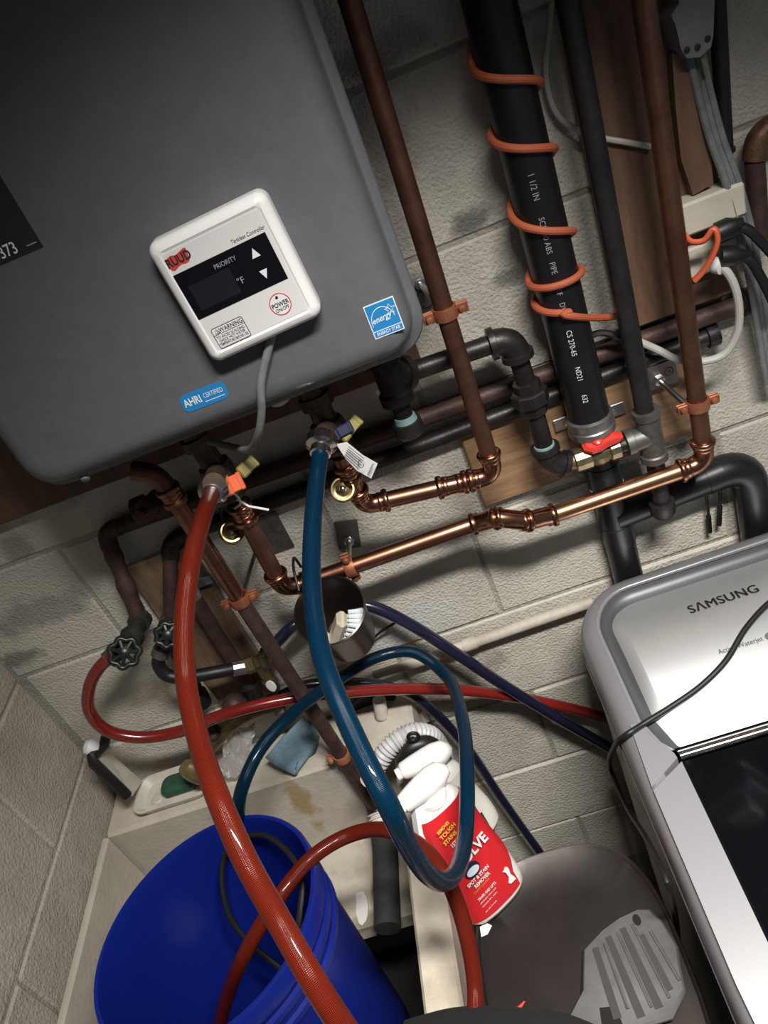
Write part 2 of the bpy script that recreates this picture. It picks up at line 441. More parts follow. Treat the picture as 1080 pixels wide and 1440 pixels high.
# ceiling lamp body (behind the viewer's shoulder)
t = thing('ceiling_lamp', 'white enamel tube light trough hanging under the ceiling', 'lamp', LAMP_POS + _z * .06)
def lp(x, y, z): return LAMP_POS + _x * x + _y * y + _z * z
prof = [(-.12, -.02), (-.08, .05), (.08, .05), (.12, -.02), (.123, -.02), (.083, .053), (-.083, .053), (-.123, -.02)]
obj('lamp_trough', MB().loops([[lp(x, u, v) for u, v in prof] for x in (-.30, .30)]), m_white, t)
for x in (-.22, .22):
    obj('hanger_rod', MB().tube([lp(x, 0, .053), Vector((lp(x, 0, .053).x, lp(x, 0, .053).y, ZC))], .004), m_zinc, t)

# ------------------------------------------------------------------ wood on the wall
def board(name, label, x0, x1, z0, z1, y0, y1, m, tilt=0):
    c = Vector(((x0 + x1) / 2, (y0 + y1) / 2, (z0 + z1) / 2))
    single(name, MB().box(c, (x1 - x0, y1 - y0, z1 - z0), Matrix.Rotation(tilt, 3, 'Y') if tilt else None, bev=.0025), m, label, 'board', (c.x, c.y, z0))
board('mounting_board', 'dark brown board on the wall behind the grey water heater', -.80, -.01, -.415, .30, .975, .9985, m_wood_dk)
board('plywood_board', 'pale grained plywood piece on the wall behind the red handled gas valve', .004, .345, -.678, -.545, .987, .9985, m_wood)
board('upright_board', 'brown upright board on the wall behind the two tall pipes at upper right', .262, .405, -.475, .40, .972, .9985, m_wood_dk)
board('lower_board', 'stained brown board on the wall behind the two hose bibs', .0 - .552, -.440, -.90, -.560, .986, .9985, m_wood_dk2)
# rotten strip of wood right of the second copper pipe
pts = [Y(*q, .955) for q in [(945, 75), (985, 70), (988, 150), (1000, 215), (1003, 258), (975, 275), (958, 225), (950, 150)]]
b = MB().prism([p for p in reversed(pts)], (0, .016, 0))
single('wood_scrap', b, m_wood_dk, 'split ragged wood scrap nailed beside the grey junction box cables', 'wood', pts[4])

# ------------------------------------------------------------------ laundry tub and steel bin
TY = .885; TX0 = -.815; TX1 = -.277; TZ = -1.0; TB = -1.22
t = thing('laundry_tub', 'old concrete laundry tub in the corner, stained, holding the blue bucket', 'tub', (-.53, .62, ZF))
b = MB()
b.box(((XL + .005 - .236) / 2, (TY + .995) / 2, (TZ - .006 + ZF) / 2), (-.236 - XL - .005, .995 - TY, TZ - .006 - ZF), bev=.006)
obj('back_ledge', b, m_tub, t)
obj('left_side', MB().box(((XL + .004 + TX0) / 2, .58, (TZ + ZF) / 2), (TX0 - XL - .006, .60, TZ - ZF), bev=.004), m_tub, t)
dv = M('worn_cream_rim', (.60, .55, .45), .6, col2=(.42, .36, .28), scale=9, bump=.2)
obj('right_side', MB().box(((TX1 - .226) / 2, .53, (TZ + ZF) / 2), (.051, .70, TZ - ZF), bev=.004), dv, t)
obj('front_side', MB().box(((TX0 + TX1) / 2, .205, (TZ + ZF) / 2), (TX1 - TX0, .05, TZ - ZF), bev=.005), m_tub, t)
obj('basin_floor', MB().box(((TX0 + TX1) / 2, (TY + .718) / 2, TB - .02), (TX1 - TX0, TY - .718, .04), bev=.004), m_tub, t)
obj('basin_floor', MB().box(((TX0 - .46) / 2, (.718 + .23) / 2, TB - .02), (-.46 - TX0, .718 - .23, .04), bev=.004), m_tub, t)
obj('drain_pit', MB().box(((TX0 + TX1) / 2, .55, -1.66), (TX1 - TX0, .66, .10)), m_pit, t)
# flaking white patch on basin floor
b = MB(); c = Z(510, 1276, TB); ol = []
for k in range(11):
    a = 2 * PI * k / 11; ol.append(c + Vector((math.cos(a) * .014 * random.uniform(.7, 1.2), math.sin(a) * .034 * random.uniform(.8, 1.15), .001)))
obj('paint_flake', b.prism(ol, (0, 0, .002)), m_paper, t, 'white paint flake')

def superell(cx, cy, rx, ry, z, n=3.0, seg=48):
    o = []
    for k in range(seg):
        a = 2 * PI * k / seg; c, s_ = math.cos(a), math.sin(a)
        o.append(Vector((cx + rx * math.copysign(abs(c) ** (2 / n), c), cy + ry * math.copysign(abs(s_) ** (2 / n), s_), z)))
    return o
BC = (-.083, .484); BR = (.136, .190); BZ = -1.083
t = thing('steel_bin', 'dark scuffed steel bin with rounded lid between tub and washer', 'bin', (BC[0], BC[1], ZF))
ls = [superell(*BC, BR[0] * f_, BR[1] * f_, z) for f_, z in [(.90, ZF), (.92, ZF + .03), (.965, BZ - .04), (.965, BZ - .03)]]
obj('bin_body', MB().loops(ls), m_steel, t)
ls = [superell(*BC, BR[0] * f_, BR[1] * f_, BZ + z) for f_, z in [(.97, -.03), (1.0, -.028), (1.0, -.008), (.985, 0), (.965, -.001), (.95, -.004), (.6, -.0035), (.2, -.003)]]
obj('lid', MB().loops(ls), m_steel, t, ang=50)
LIDZ = BZ - .0035

# ------------------------------------------------------------------ tankless water heater
HX0, HX1, HZ0, HZ1 = -.466, .0105, -.315, .42
def rrect(x0, x1, z0, z1, r, y, n=6):
    o = []
    for (cx, cz, a0) in [(x1 - r, z1 - r, 0), (x0 + r, z1 - r, 90), (x0 + r, z0 + r, 180), (x1 - r, z0 + r, 270)]:
        for k in range(n + 1):
            a = math.radians(a0 + 90 * k / n); o.append(Vector((cx + r * math.cos(a), y, cz + r * math.sin(a))))
    return o
FY = .745
t = heater = thing('water_heater', 'large grey tankless water heater hung on the wall', 'heater', ((HX0 + HX1) / 2, .9, HZ0))
b = MB(); ls = []
prof = [(.0, .7905), (.0, .783), (.0025, .7795), (.010, .7785), (.0115, .776), (.0125, .766), (.016, .757), (.022, .7495), (.030, .746), (.038, FY)]
for (ins, y) in prof:
    ls.append(rrect(HX0 + ins, HX1 - ins, HZ0 + ins, HZ1 - ins, max(.042 - ins * .55, .012), y))
obj('front_cover', b.loops(ls), m_heater, t, ang=50)
obj('casing', MB().box(((HX0 + HX1) / 2, (.7905 + .972) / 2, (HZ0 + HZ1) / 2 + .004), (HX1 - HX0 - .016, .972 - .7905, HZ1 - HZ0 - .02), bev=.006), m_heater_side, t)
for q in [(523, 506), (118, 672)]:
    c = Y(*q, .7615); o = Vector((c.x, .7615, c.z))
    obj('screw', MB().lathe([(.0062, 0), (.0062, .001), (.0045, .004), (.0015, .005)], o + Vector((0, .003, -.001)), (0, -.75, -.65), 14), m_heater_side, t)
# stickers
def quad_on(y, cx, cz, wd, ht, rot, d=.0006, r=0.0):
    R_ = Matrix.Rotation(rot, 3, 'Y'); o = []
    if r: o = rrect(-wd / 2, wd / 2, -ht / 2, ht / 2, r, 0)
    else: o = [Vector((-wd / 2, 0, -ht / 2)), Vector((wd / 2, 0, -ht / 2)), Vector((wd / 2, 0, ht / 2)), Vector((-wd / 2, 0, ht / 2))]
    return MB().prism([R_ @ v + Vector((cx, y, cz)) for v in o], (0, -d, 0)), R_ @ Vector((1, 0, 0)), R_ @ Vector((0, 0, 1))
c = Y(540, 447, FY)
b, xd, yd = quad_on(FY, c.x, c.z, .0315, .0355, 0)
st = obj('energy_sticker', b, m_print_w, t)
b, xd, yd = quad_on(FY - .0006, c.x, c.z + .0035, .0295, .0265, 0, .0002); obj('sticker_field', b, m_blue, st)
b, xd, yd = quad_on(FY - .0006, c.x, c.z - .0137, .0295, .0058, 0, .0002); obj('sticker_field', b, m_blue, st)
text('sticker_print', 'ENERGY STAR', .0050, (c.x, FY - .0009, c.z - .0137), (1, 0, 0), (0, 0, 1), m_print_w, st, 'CENTER', .01, sx=.78)
text('sticker_print', 'energy', .0088, (c.x - .0025, FY - .0009, c.z + .001), (1, 0, .10), (-.1, 0, 1), m_print_w, st, 'CENTER', .01, sx=.85, shear=.35)
arc = [Vector((c.x - .001 + .0122 * math.cos(math.radians(a)), FY - .0009, c.z - .003 + .0150 * math.sin(math.radians(a)))) for a in range(8, 190, 9)]
obj('sticker_print', MB().tube(arc, .0004, 5), m_print_w, st)
star = []
for k in range(10):
    rr = .0056 if k % 2 == 0 else .0024; a = PI / 2 + k * PI / 5
    star.append(Vector((c.x + .0085 + rr * math.cos(a), FY - .0009, c.z + .0065 + rr * math.sin(a))))
obj('sticker_print', MB().tube(star + star[:2], .0004, 5), m_print_w, st)
c = Y(287, 558, FY)
b, xd, yd = quad_on(FY, c.x, c.z, .0505, .0195, 0, r=.006); st = obj('certified_sticker', b, m_blue, t)
text('sticker_print', 'AHRI', .0120, (c.x - .0225, FY - .0009, c.z), (1, 0, 0), (0, 0, 1), m_print_w, st, 'LEFT', .02, sx=.72)
text('sticker_print', 'CERTIFIED', .0072, (c.x - .0005, FY - .0009, c.z + .001), (1, 0, 0), (0, 0, 1), m_print_w, st, 'LEFT', 0, sx=.66)
b, _, _ = quad_on(FY - .0006, c.x + .010, c.z - .0052, .022, .0007, 0, .0002); obj('sticker_print', b, m_print_w, st)
cr_ = Y(61, 347, FY)
b, xd, yd = quad_on(FY, cr_.x - .075, cr_.z + .0335, .15, .067, 0); st = obj('data_sticker', b, m_datasticker, t)
text('sticker_print', '3373', .0150, (cr_.x - .0215, FY - .0009, cr_.z + .0085), (1, 0, 0), (0, 0, 1), m_print_w, st, 'RIGHT', .008, sx=.82)
b, _, _ = quad_on(FY - .0006, cr_.x - .008, cr_.z + .006, .010, .0010, 0, .0002); obj('sticker_print', b, m_print_dim, st)
b, _, _ = quad_on(FY - .0006, cr_.x - .072, cr_.z + .045, .040, .0025, 0, .0002); obj('sticker_print', b, m_print_dim, st)
# fittings in the heater's underside
for q, r_, hgt, m in [((445, 565), .017, .045, m_valve), ((290, 640), .017, .040, m_valve), ((527, 515), .016, .035, m_iron), ((185, 655), .011, .03, m_copper_dark)]:
    c = Y(*q, .86)
    obj('port', MB().lathe([(r_ * 1.25, 0), (r_ * 1.25, .014), (r_, .016), (r_, hgt)], (c.x, .86, HZ0 + .01), (0, 0, -1), 8), m, t)
c = Y(400, 580, .83)
obj('cable_gland', MB().lathe([(.010, 0), (.010, .008), (.0145, .009), (.0145, .022), (.009, .026)], (c.x, .83, HZ0 + .006), (.2, 0, -1), 16), m_white, t, 'white cable gland')
c = Y(390, 565, .80)
obj('knockout_plug', MB().lathe([(.008, 0), (.008, .008), (.005, .011)], (Y(418, 560, .80).x, .80, HZ0 + .006), (0, 0, -1), 16), m_white, t, 'white plug')

# control panel
CW, CH = .120, .1235
cc = Y(333, 398, .7205)
RC = Matrix.Rotation(math.radians(-3.0), 3, 'Y')
def cpt(u, v, d=0.0): return RC @ Vector(((u - .5) * CW, -d, (.5 - v) * CH)) + Vector((cc.x, .7205, cc.z))
cx_, cz_ = RC @ Vector((1, 0, 0)), RC @ Vector((0, 0, 1))
t = thing('control_panel', 'white square control panel with black display on the heater front', 'control panel', cpt(.5, 1.0) + Vector((0, .024, 0)))
ls = []
for ins, y in [(.0, .0238), (.0, .010), (.0008, .005), (.0045, .001), (.009, 0), (.0115, .0016)]:
    ls.append([RC @ v + Vector((cc.x, 0, cc.z)) for v in rrect(-CW / 2 + ins, CW / 2 - ins, -CH / 2 + ins, CH / 2 - ins, .0105 - ins * .6, .7205 + y)])
obj('housing', MB().loops(ls), m_white, t, ang=40)
def cquad(u0, u1, v0, v1, d, th=.0004, r=0):
    o = [cpt(u0, v1, d), cpt(u1, v1, d), cpt(u1, v0, d), cpt(u0, v0, d)]
    return MB().prism(o, (0, -th, 0))
D0 = -.0016
fp = obj('faceplate', cquad(.088, .905, .10, .905, D0, .0005), m_plate, t)
obj('display', cquad(.088, .872, .262, .628, D0 + .0005, .0005), m_black, t)
obj('lcd_window', cquad(.15, .50, .375, .575, D0 + .001, .0002), m_lcd, t)
D1 = D0 + .0013
obj('button_up', MB().prism([cpt(.695, .395, D1 - .0003), cpt(.765, .395, D1 - .0003), cpt(.73, .325, D1 - .0003)], (0, -.0004, 0)), m_print_w, t)
obj('button_down', MB().prism([cpt(.695, .495, D1 - .0003), cpt(.725, .565, D1 - .0003), cpt(.760, .495, D1 - .0003)], (0, -.0004, 0)), m_print_w, t)
text('print', 'PRIORITY', .0062, cpt(.40, .335, D1), cx_, cz_, m_print_dim, t, 'LEFT', 0, sx=.85)
text('print', '°F', .0085, cpt(.535, .50, D1), cx_, cz_, m_print_dim, t, 'CENTER')
text('print', 'Tankless Controller', .0052, cpt(.885, .228, D0 + .0008), cx_, cz_, m_print_k, t, 'RIGHT', 0, sx=.80, shear=.2)
# logo: red lozenge with black lettering
lo_ = []
for (u, v) in [(.098, .165), (.118, .135), (.150, .128), (.185, .140), (.225, .128), (.262, .118), (.282, .122), (.276, .150), (.272, .190), (.262, .215), (.230, .222), (.195, .214), (.160, .222), (.125, .236), (.104, .226), (.096, .20)]:
    lo_.append(cpt(u, v, D0 + .0006))
lg = obj('logo', MB().prism(list(reversed(lo_)), (0, -.0002, 0)), m_print_r, t)
text('logo_print', 'RUUD', .0112, cpt(.192, .174, D0 + .0011), (cx_ + cz_ * .02), cz_, m_print_k, lg, 'CENTER', .03, sx=.80)
# power button ring and lettering
ring = [cpt(.725 + .0830 * math.cos(a), .778 + .0830 * math.sin(a), D0 + .0007) for a in [2 * PI * k / 40 for k in range(41)]]
pb = obj('power_button', MB().prism([cpt(.725 + .081 * math.cos(-a), .778 + .081 * math.sin(-a), D0 + .0005) for a in [2 * PI * k / 40 for k in range(40)]], (0, -.0002, 0)), m_plate_lo, t)
obj('ring', MB().tube(ring, .0005, 6), m_print_r, pb)
obj('indicator', MB().lathe([(.0014, 0), (.0014, .0006)], cpt(.722, .722, D0 + .0006), (0, -1, 0), 10), m_print_k, pb)
text('button_print', 'POWER', .0062, cpt(.725, .778, D0 + .0011), cx_, cz_, m_print_k, pb, 'CENTER', .015, sx=.80)
text('button_print', 'ON/OFF', .0048, cpt(.725, .818, D0 + .0011), cx_, cz_, m_print_k, pb, 'CENTER', 0, sx=.80)
wl = obj('warning_label', cquad(.125, .395, .735, .895, D0 + .0005, .0002), m_plate_lo, t)
fr = []
for (a0, cu_, cv_) in [(0, .385, .885), (90, .145, .885), (180, .145, .75), (270, .385, .75)]:
    for k in range(5):
        a = math.radians(a0 + 90 * k / 4); fr.append(cpt(cu_ - .0 + .016 * math.cos(a), cv_ + .016 * math.sin(a), D0 + .0009))
obj('label_border', MB().tube(fr + fr[:2], .00032, 5), m_print_k, wl)
obj('label_border', MB().tube([cpt(.13, .79, D0 + .0009), cpt(.40, .79, D0 + .0009)], .00026, 5), m_print_k, wl)
text('label_print', 'WARNING', .0060, cpt(.292, .766, D0 + .001), cx_, cz_, m_print_k, wl, 'CENTER', .01, sx=.85)
tri = [cpt(.150, .780, D0 + .001), cpt(.190, .780, D0 + .001), cpt(.170, .748, D0 + .001)]
obj('label_border', MB().tube(tri + tri[:2], .0003, 5), m_print_k, wl)
text('label_print', '!', .0034, cpt(.170, .772, D0 + .001), cx_, cz_, m_print_k, wl, 'CENTER', .02)
for k, s_ in enumerate(['TO AVOID SCALDING', 'CHECK HOT WATER', 'TEMPERATURE BEFORE USE']):
    text('label_print', s_, .0040, cpt(.263, .815 + .029 * k, D0 + .001), cx_, cz_, m_print_k, wl, 'CENTER', .005, sx=.74 if k < 2 else .62)
cab = crom([cpt(.555, .97, -.018), Y(367, 540, .738), Y(368, 575, .742), Y(364, 607, .752), Y(350, 632, .79), Y(325, 628, .83), Y(290, 620, .85)], 8)
obj('cable', MB().tube(cab, .0043, 10), m_greycable, t, 'grey cable under the panel')

# ------------------------------------------------------------------ pipe helpers
def lerp(a, b, k): return a + (b - a) * k
def elbow_pts(A, C, B, L, rr, n=7):
    da = (A - C).normalized(); db = (B - C).normalized()
    P0 = C + da * L; P1 = C + db * L; k = min(rr, L * .85)
    pts = [P0]
    for i in range(n + 1):
        s_ = i / n; a = C + da * k; d = C + db * k
        pts.append(a * (1 - s_) ** 2 + C * (2 * s_ * (1 - s_)) + d * s_ ** 2)
    pts.append(P1); return pts, P0, P1
def press_elbow(parent, A, C, B, r, m, L=None, name='elbow'):
    L = L or r * 3.2
    pts, P0, P1 = elbow_pts(A, C, B, L, L * .66)
    obj(name, MB().tube(pts, r * 1.12, 16), m, parent, ang=60)
    for P, Q in ((P0, C), (P1, C)):
        bead(parent, P, (P - Q).normalized(), r, m)
    return P0, P1
def bead(parent, P, d, r, m):
    """rolled press bead with a short socket lip"""
    obj('press_ring', MB().lathe([(r * 1.1, -.0115), (r * 1.18, -.0105), (r * 1.20, -.0055), (r * 1.15, -.0045), (r * 1.36, -.0035), (r * 1.44, -.0005), (r * 1.44, .0015), (r * 1.34, .0035), (r * 1.1, .0042)], P, d, 18), m, parent, ang=50)
def coupling(parent, C, d, r, m, L=.02):
    d = d.normalized()
    obj('coupling', MB().tube([C - d * L, C + d * L], r * 1.12, 16), m, parent)
    bead(parent, C - d * L, -d, r, m); bead(parent, C + d * L, d, r, m)
def pipe(parent, A, B, r, m, name='pipe', seg=18):
    return obj(name, MB().tube([A, lerp(A, B, .5), B], r, seg), m, parent)
def pipe_clamp(label, C, axis, r, ear, plate=None, rod_from=None, m_pl=None, wall_y=.998, group=None, sticker=False, m=None):
    m = m or m_clamp
    axis = axis.normalized(); ear = (ear - axis * ear.dot(axis)).normalized(); n = axis.cross(ear).normalized()
    t = thing('pipe_clamp', label, 'clamp', C, group)
    h = .0075
    obj('clamp_ring', MB().lathe([(r + .0006, -h), (r + .003, -h), (r + .0036, -h * .6), (r + .0036, h * .6), (r + .003, h), (r + .0006, h)], C, axis, 24, caps=False), m, t)
    for s_ in (-1, 1):
        e = C + ear * s_ * (r + .0085)
        rot = Matrix((ear, n, axis)).transposed()
        obj('clamp_ear', MB().box(e - n * .0028, (.015, .0032, .013), rot, bev=.001), m, t)
        obj('clamp_ear', MB().box(e + n * .0028, (.015, .0032, .013), rot, bev=.001), m, t)
        sg = 1 if n.y < 0 else -1
        obj('bolt', MB().lathe([(.0052, -.003), (.0052, .0005), (.004, .003), (.0015, .0038)], e + n * sg * .0064, n * sg, 12).tube([e - n * .009, e + n * .009], .0025, 8), m, t)
    if plate is not None:
        st_ = C - n * (r + .003) * (1 if n.y < 0 else -1)
        st_ = C + Vector((0, r + .002, 0)) if rod_from is None else rod_from
        obj('rod', MB().tube([st_, plate], .0042, 10), m_zinc, t, 'zinc rod')
        d = (st_ - plate).normalized()
        obj('rod_nut', MB().lathe([(.0085, .0), (.0085, .007), (.0065, .008)], plate, d, 6), m_zinc, t)
    return t

# ------------------------------------------------------------------ copper pipe left of the drain (first tall one)
RC_ = .0114
t = thing('copper_pipe', 'tall dull copper pipe just right of the water heater, elbowed to the cold valve', 'pipe', Y(697, 655, .87))
A0 = Y(478, -45, .87); A1 = Y(696, 668, .87); A2 = Y(652, 669, .865); A3 = Y(640, 676, .872); A4 = Y(545, 703, .872); A5 = Y(512, 712, .87); A6 = Y(478, 640, .85)
p0, p1 = press_elbow(t, A0, A1, A4, RC_, m_copper_fit, .033)
pipe(t, A0, p0, RC_, m_copper_dark)
d_ = (A4 - A1).normalized()
coupling(t, A1 + d_ * .058, d_, RC_, m_copper_fit, .017)
q0, q1 = press_elbow(t, A4, A5, A6, RC_, m_copper_fit, .030)
pipe(t, p1, q0, RC_, m_copper)
pipe(t, q1, A6, RC_, m_copper)
coupling(t, lerp(q1, A6, .55), A6 - q1, RC_, m_copper_fit, .011)
C_ = lerp(A0, A1, (440 + 45) / (668 + 45) * 1.0); C_ = Y(632, 437, .87); 
kk = (C_ - A0).dot((A1 - A0).normalized()); C_ = A0 + (A1 - A0).normalized() * kk
pipe_clamp('copper ring clamp on the tall pipe beside the heater corner', C_, A1 - A0, RC_, Vector((1, 0, 0)), Vector((C_.x - .015, .9955, C_.z + .004)))
# galvanised round foot of that clamp
c = Y(598, 418, .992)
t2 = thing('wall_flange', 'grey round wall flange showing behind the heater corner', 'flange', c)
obj('flange_plate', MB().lathe([(.022, 0), (.022, .004), (.012, .006), (.010, .014)], Vector((c.x, .9985, c.z)), (0, -1, 0), 20), m_galv_dk, t2)
obj('screw', MB().lathe([(.004, 0), (.004, .002), (.002, .003)], Vector((c.x - .016, .9945, c.z)), (0, -1, 0), 8), m_zinc, t2)

# ------------------------------------------------------------------ copper pipe right (second tall one) with the long horizontal run
RB = .0122; YB = .905
t = thing('copper_pipe', 'long copper pipe at right, elbowed into a bright horizontal run to the hot valve', 'pipe', Y(990, 640, YB))
B0 = Y(899, -45, YB); B1 = Y(992, 650, YB); B2 = Y(778, 724, YB); B3 = Y(742, 732, YB - .012); B4 = Y(697, 729, YB - .012); B5 = Y(665, 737, YB); B6 = Y(424, 826, YB - .01); B7 = Y(398, 828, YB - .025); B8 = Y(333, 705, .86)
p0, p1 = press_elbow(t, B0, B1, B2, RB, m_copper_fit, .034)
pipe(t, B0, p0, RB, m_copper_mid)
pipe(t, p1, B2, RB, m_copper_bright)
bead(t, B2, (B1 - B2).normalized(), RB, m_copper_fit)
obj('offset_fitting', MB().tube(crom([B2, lerp(B2, B3, .45), B3, B4, lerp(B4, B5, .55), B5], 5), RB * 1.12, 16), m_copper_fit, t, ang=60)
for P, Q in ((B3, B2), (B4, B5), (B5, B6)): bead(t, P, (Q - P).normalized(), RB, m_copper_fit)
q0, q1 = press_elbow(t, B6 + (B5 - B6) * .2, B7, B8, RB, m_copper_fit, .030)
pipe(t, B5, q0, RB, m_copper)
pipe(t, q1, B8, RB, m_copper_dark)
coupling(t, lerp(q1, B8, .86), B8 - q1, RB, m_copper_fit, .012)
def on_line(A, B, P):
    d = (B - A).normalized(); return A + d * (P - A).dot(d)
CB = on_line(B0, B1, Y(978, 569, YB))
pB = Y(926, 534, .972)
tB = pipe_clamp('copper ring clamp on the right copper pipe above its elbow', CB, B1 - B0, RB, Vector((1, 0, 0)), Vector((pB.x, .9745, pB.z)), rod_from=CB + Vector((-RB - .002, .006, .002)))
c = Y(930, 528, .974)
b, _, _ = quad_on(.9762, c.x, c.z, .044, .036, 0, .0022); bp_ = obj('base_plate', b, m_zinc, tB, 'zinc base plate with a round printed mark')
b = MB().tube([Vector((c.x + .011 + .0062 * math.cos(a), .9738, c.z + .002 + .0062 * math.sin(a))) for a in [2 * PI * k / 20 for k in range(21)]], .0006, 5); obj('plate_print', b, m_print_k, bp_)
text('plate_print', 'UL', .006, (c.x + .011, .9736, c.z + .002), (1, 0, 0), (0, 0, 1), m_print_k, bp_, 'CENTER', .01)
CC = on_line(B5, q0, Y(493, 796, YB - .005))
pC = Y(491, 760, .99)
tC = pipe_clamp('copper ring clamp on the horizontal copper run above the cup', CC, B6 - B5, RB, Vector((0, -.2, 1)), Vector((pC.x, .990, pC.z)), rod_from=CC + Vector((0, RB + .002, .004)))
c = Y(489, 752, .996); R45 = Matrix.Rotation(0, 3, 'Y')
b, _, _ = quad_on(.9985, c.x, c.z, .036, .052, .25, .003); obj('base_plate', b, m_galv_dk, tC, 'grey base plate')

# ------------------------------------------------------------------ left relief pipe, brown
RD = .0118; YD = .868
t = thing('relief_pipe', 'brown copper discharge pipe slanting past the red hose down into the tub', 'pipe', Y(530, 1140, YD))
D0_ = Y(185, 662, YD); D1_ = Y(221, 665, YD); D2_ = Y(300, 788, YD); D3_ = Y(529, 1136, YD)
pts, a_, b_ = elbow_pts(D0_, D1_, D2_, .030, .020)
obj('elbow', MB().tube(pts, RD * 1.1, 16), m_copper_dark, t, ang=60)
pipe(t, D0_, a_, RD, m_copper_dark)
Dm = lerp(D1_, D3_, .30)
coupling(t, D1_ + (D3_ - D1_).normalized() * .036, D3_ - D1_, RD, m_copper, .010)
pipe(t, b_, Dm, RD, m_copper)
pipe(t, Dm, D3_, RD, m_rustpipe)
CD = on_line(D1_, D3_, Y(340, 842, YD)); pD = Y(363, 778, .985)
tD = pipe_clamp('copper ring clamp on the brown discharge pipe near the zinc rod', CD, D3_ - D1_, RD, Vector((1, 0, .1)), Vector((CD.x + .02, .988, CD.z + .0)) if False else Vector((pD.x + .012, .985, pD.z + .02)), rod_from=CD + Vector((.008, RD + .001, .004)))
c = Y(384, 752, .992)
b, _, _ = quad_on(.9985, c.x, c.z, .04, .07, 0, .003); obj('base_plate', b, m_galv_dk, tD, 'grey base plate')
CE = on_line(D1_, D3_, Y(477, 1064, YD))
tE = pipe_clamp('corroded orange clamp low on the brown discharge pipe', CE, D3_ - D1_, RD, Vector((1, -.1, .2)), m=M('rust_orange_clamp', (.40, .14, .07), .75, .1, col2=(.22, .08, .045), scale=70, bump=.6))
c = Y(487, 1010, .93)
b = MB().tube([Y(487, 1003, .95), Y(485, 1040, .93), Y(483, 1052, .90)], .0065, 10); obj('hanger_strip', b, m_cream, tE, 'cream painted hanger strip')

# white ringed coupling and the dark rubber drain tail into the tub
t = thing('drain_tail', 'dark rubber drain tail with white ribbed collar lying on the tub floor', 'hose', Z(545, 1300, TB))
P = [Y(529, 1136, YD) + Vector((0, 0, -.004)), Y(537, 1160, .845), Z(541, 1190, -1.165), Z(543, 1240, -1.19), Z(545, 1306, -1.195)]
obj('rubber_tail', MB().tube(crom([P[1], P[2], P[3], P[4]], 6), .0225, 16), M('weathered_rubber', (.035, .033, .032), .8, var=.5, scale=30, bump=.4), t)
dd = (P[1] - P[0]).normalized()
pr = []
for k in range(4): pr += [(.0205, k * .007), (.0205, k * .007 + .0025), (.0165, k * .007 + .0035), (.0165, k * .007 + .006)]
obj('ribbed_collar', MB().lathe(pr, P[0] + dd * .006, dd, 20), m_cream, t, 'white ribbed collar')
obj('top_cap', MB().lathe([(.0135, -.03), (.0185, -.028), (.0185, .004), (.016, .006)], P[0] + dd * .001, dd, 18), m_rubber, t)

# ------------------------------------------------------------------ black drain stack
RA = .0283; YA = .941; YL = .9735
S0 = Y(676, -45, YA); S1 = Y(830, 592, YA); 
t = stack = thing('drain_pipe', 'thick black plastic drain stack with white lettering and an orange cord around it', 'pipe', S1)
ax = (S1 - S0).normalized()
S1 = S0 + ax * (S1 - S0).length
pipe(t, S0, S1, RA, m_abs, 'upper_pipe', 28)
obj('coupling_band', MB().lathe([(RA + .0006, -.012), (RA + .004, -.010), (RA + .004, .0), (RA + .003, .004), (RA + .0045, .006), (RA + .0045, .014), (RA + .002, .018), (RA * .9, .02)], S1, ax, 28), m_galv, t, 'grey metal coupling band')
LOW = Y(834, 606, YL); LOWB = Vector((LOW.x - .002, YL, -1.5))
T1 = Y(868, 700, YA)
pipe(t, LOW, LOWB, RA * .85, m_abs, 'lower_pipe', 26)
obj('reducer', MB().tube([S1 - ax * .004, lerp(S1, LOW, .5), Vector((LOW.x, YL, LOW.z - .03))], [RA * .95, RA * .93, RA * .86], 24), m_abs, t)
zt = Y(858, 662, YL).z; zb = Y(876, 745, YL).z
for z_ in (zt, zb):
    obj('hub', MB().lathe([(RA * .84, -.02), (RA * .90, -.019), (RA * .90, .019), (RA * .84, .02)], Vector((LOW.x, YL, z_)), (0, 0, 1), 26), m_abs, t)
obj('glue_ring', MB().lathe([(RA * .84, -.001), (RA * .93, -.001), (RA * .93, .001), (RA * .84, .001)], Vector((LOW.x, YL, zt - .021)), (0, 0, 1), 26), m_bluegreen, t, 'pale glue ring')
YS = .9715; E0 = Vector((LOW.x, YS, Y(872, 722, YS).z)); E1 = Y(1042, 652, YS); E2 = Vector((E1.x + .015, YS, E1.z - .5))
E1 = Vector((E1.x + .01, YS, E1.z))
pts, a_, b_ = elbow_pts(E0, E1, E2, .055, .05)
obj('side_elbow', MB().tube(pts, RA * .93, 24), m_abs, t, ang=60)
pipe(t, E0, a_, RA * .88, m_abs, 'side_branch', 24)
obj('hub', MB().tube([a_ - (a_ - E0).normalized() * .012, a_ + (a_ - E0).normalized() * .012], RA * .935, 24), m_abs, t)
pipe(t, b_, E2, RA * .88, m_abs, 'side_drop', 24)
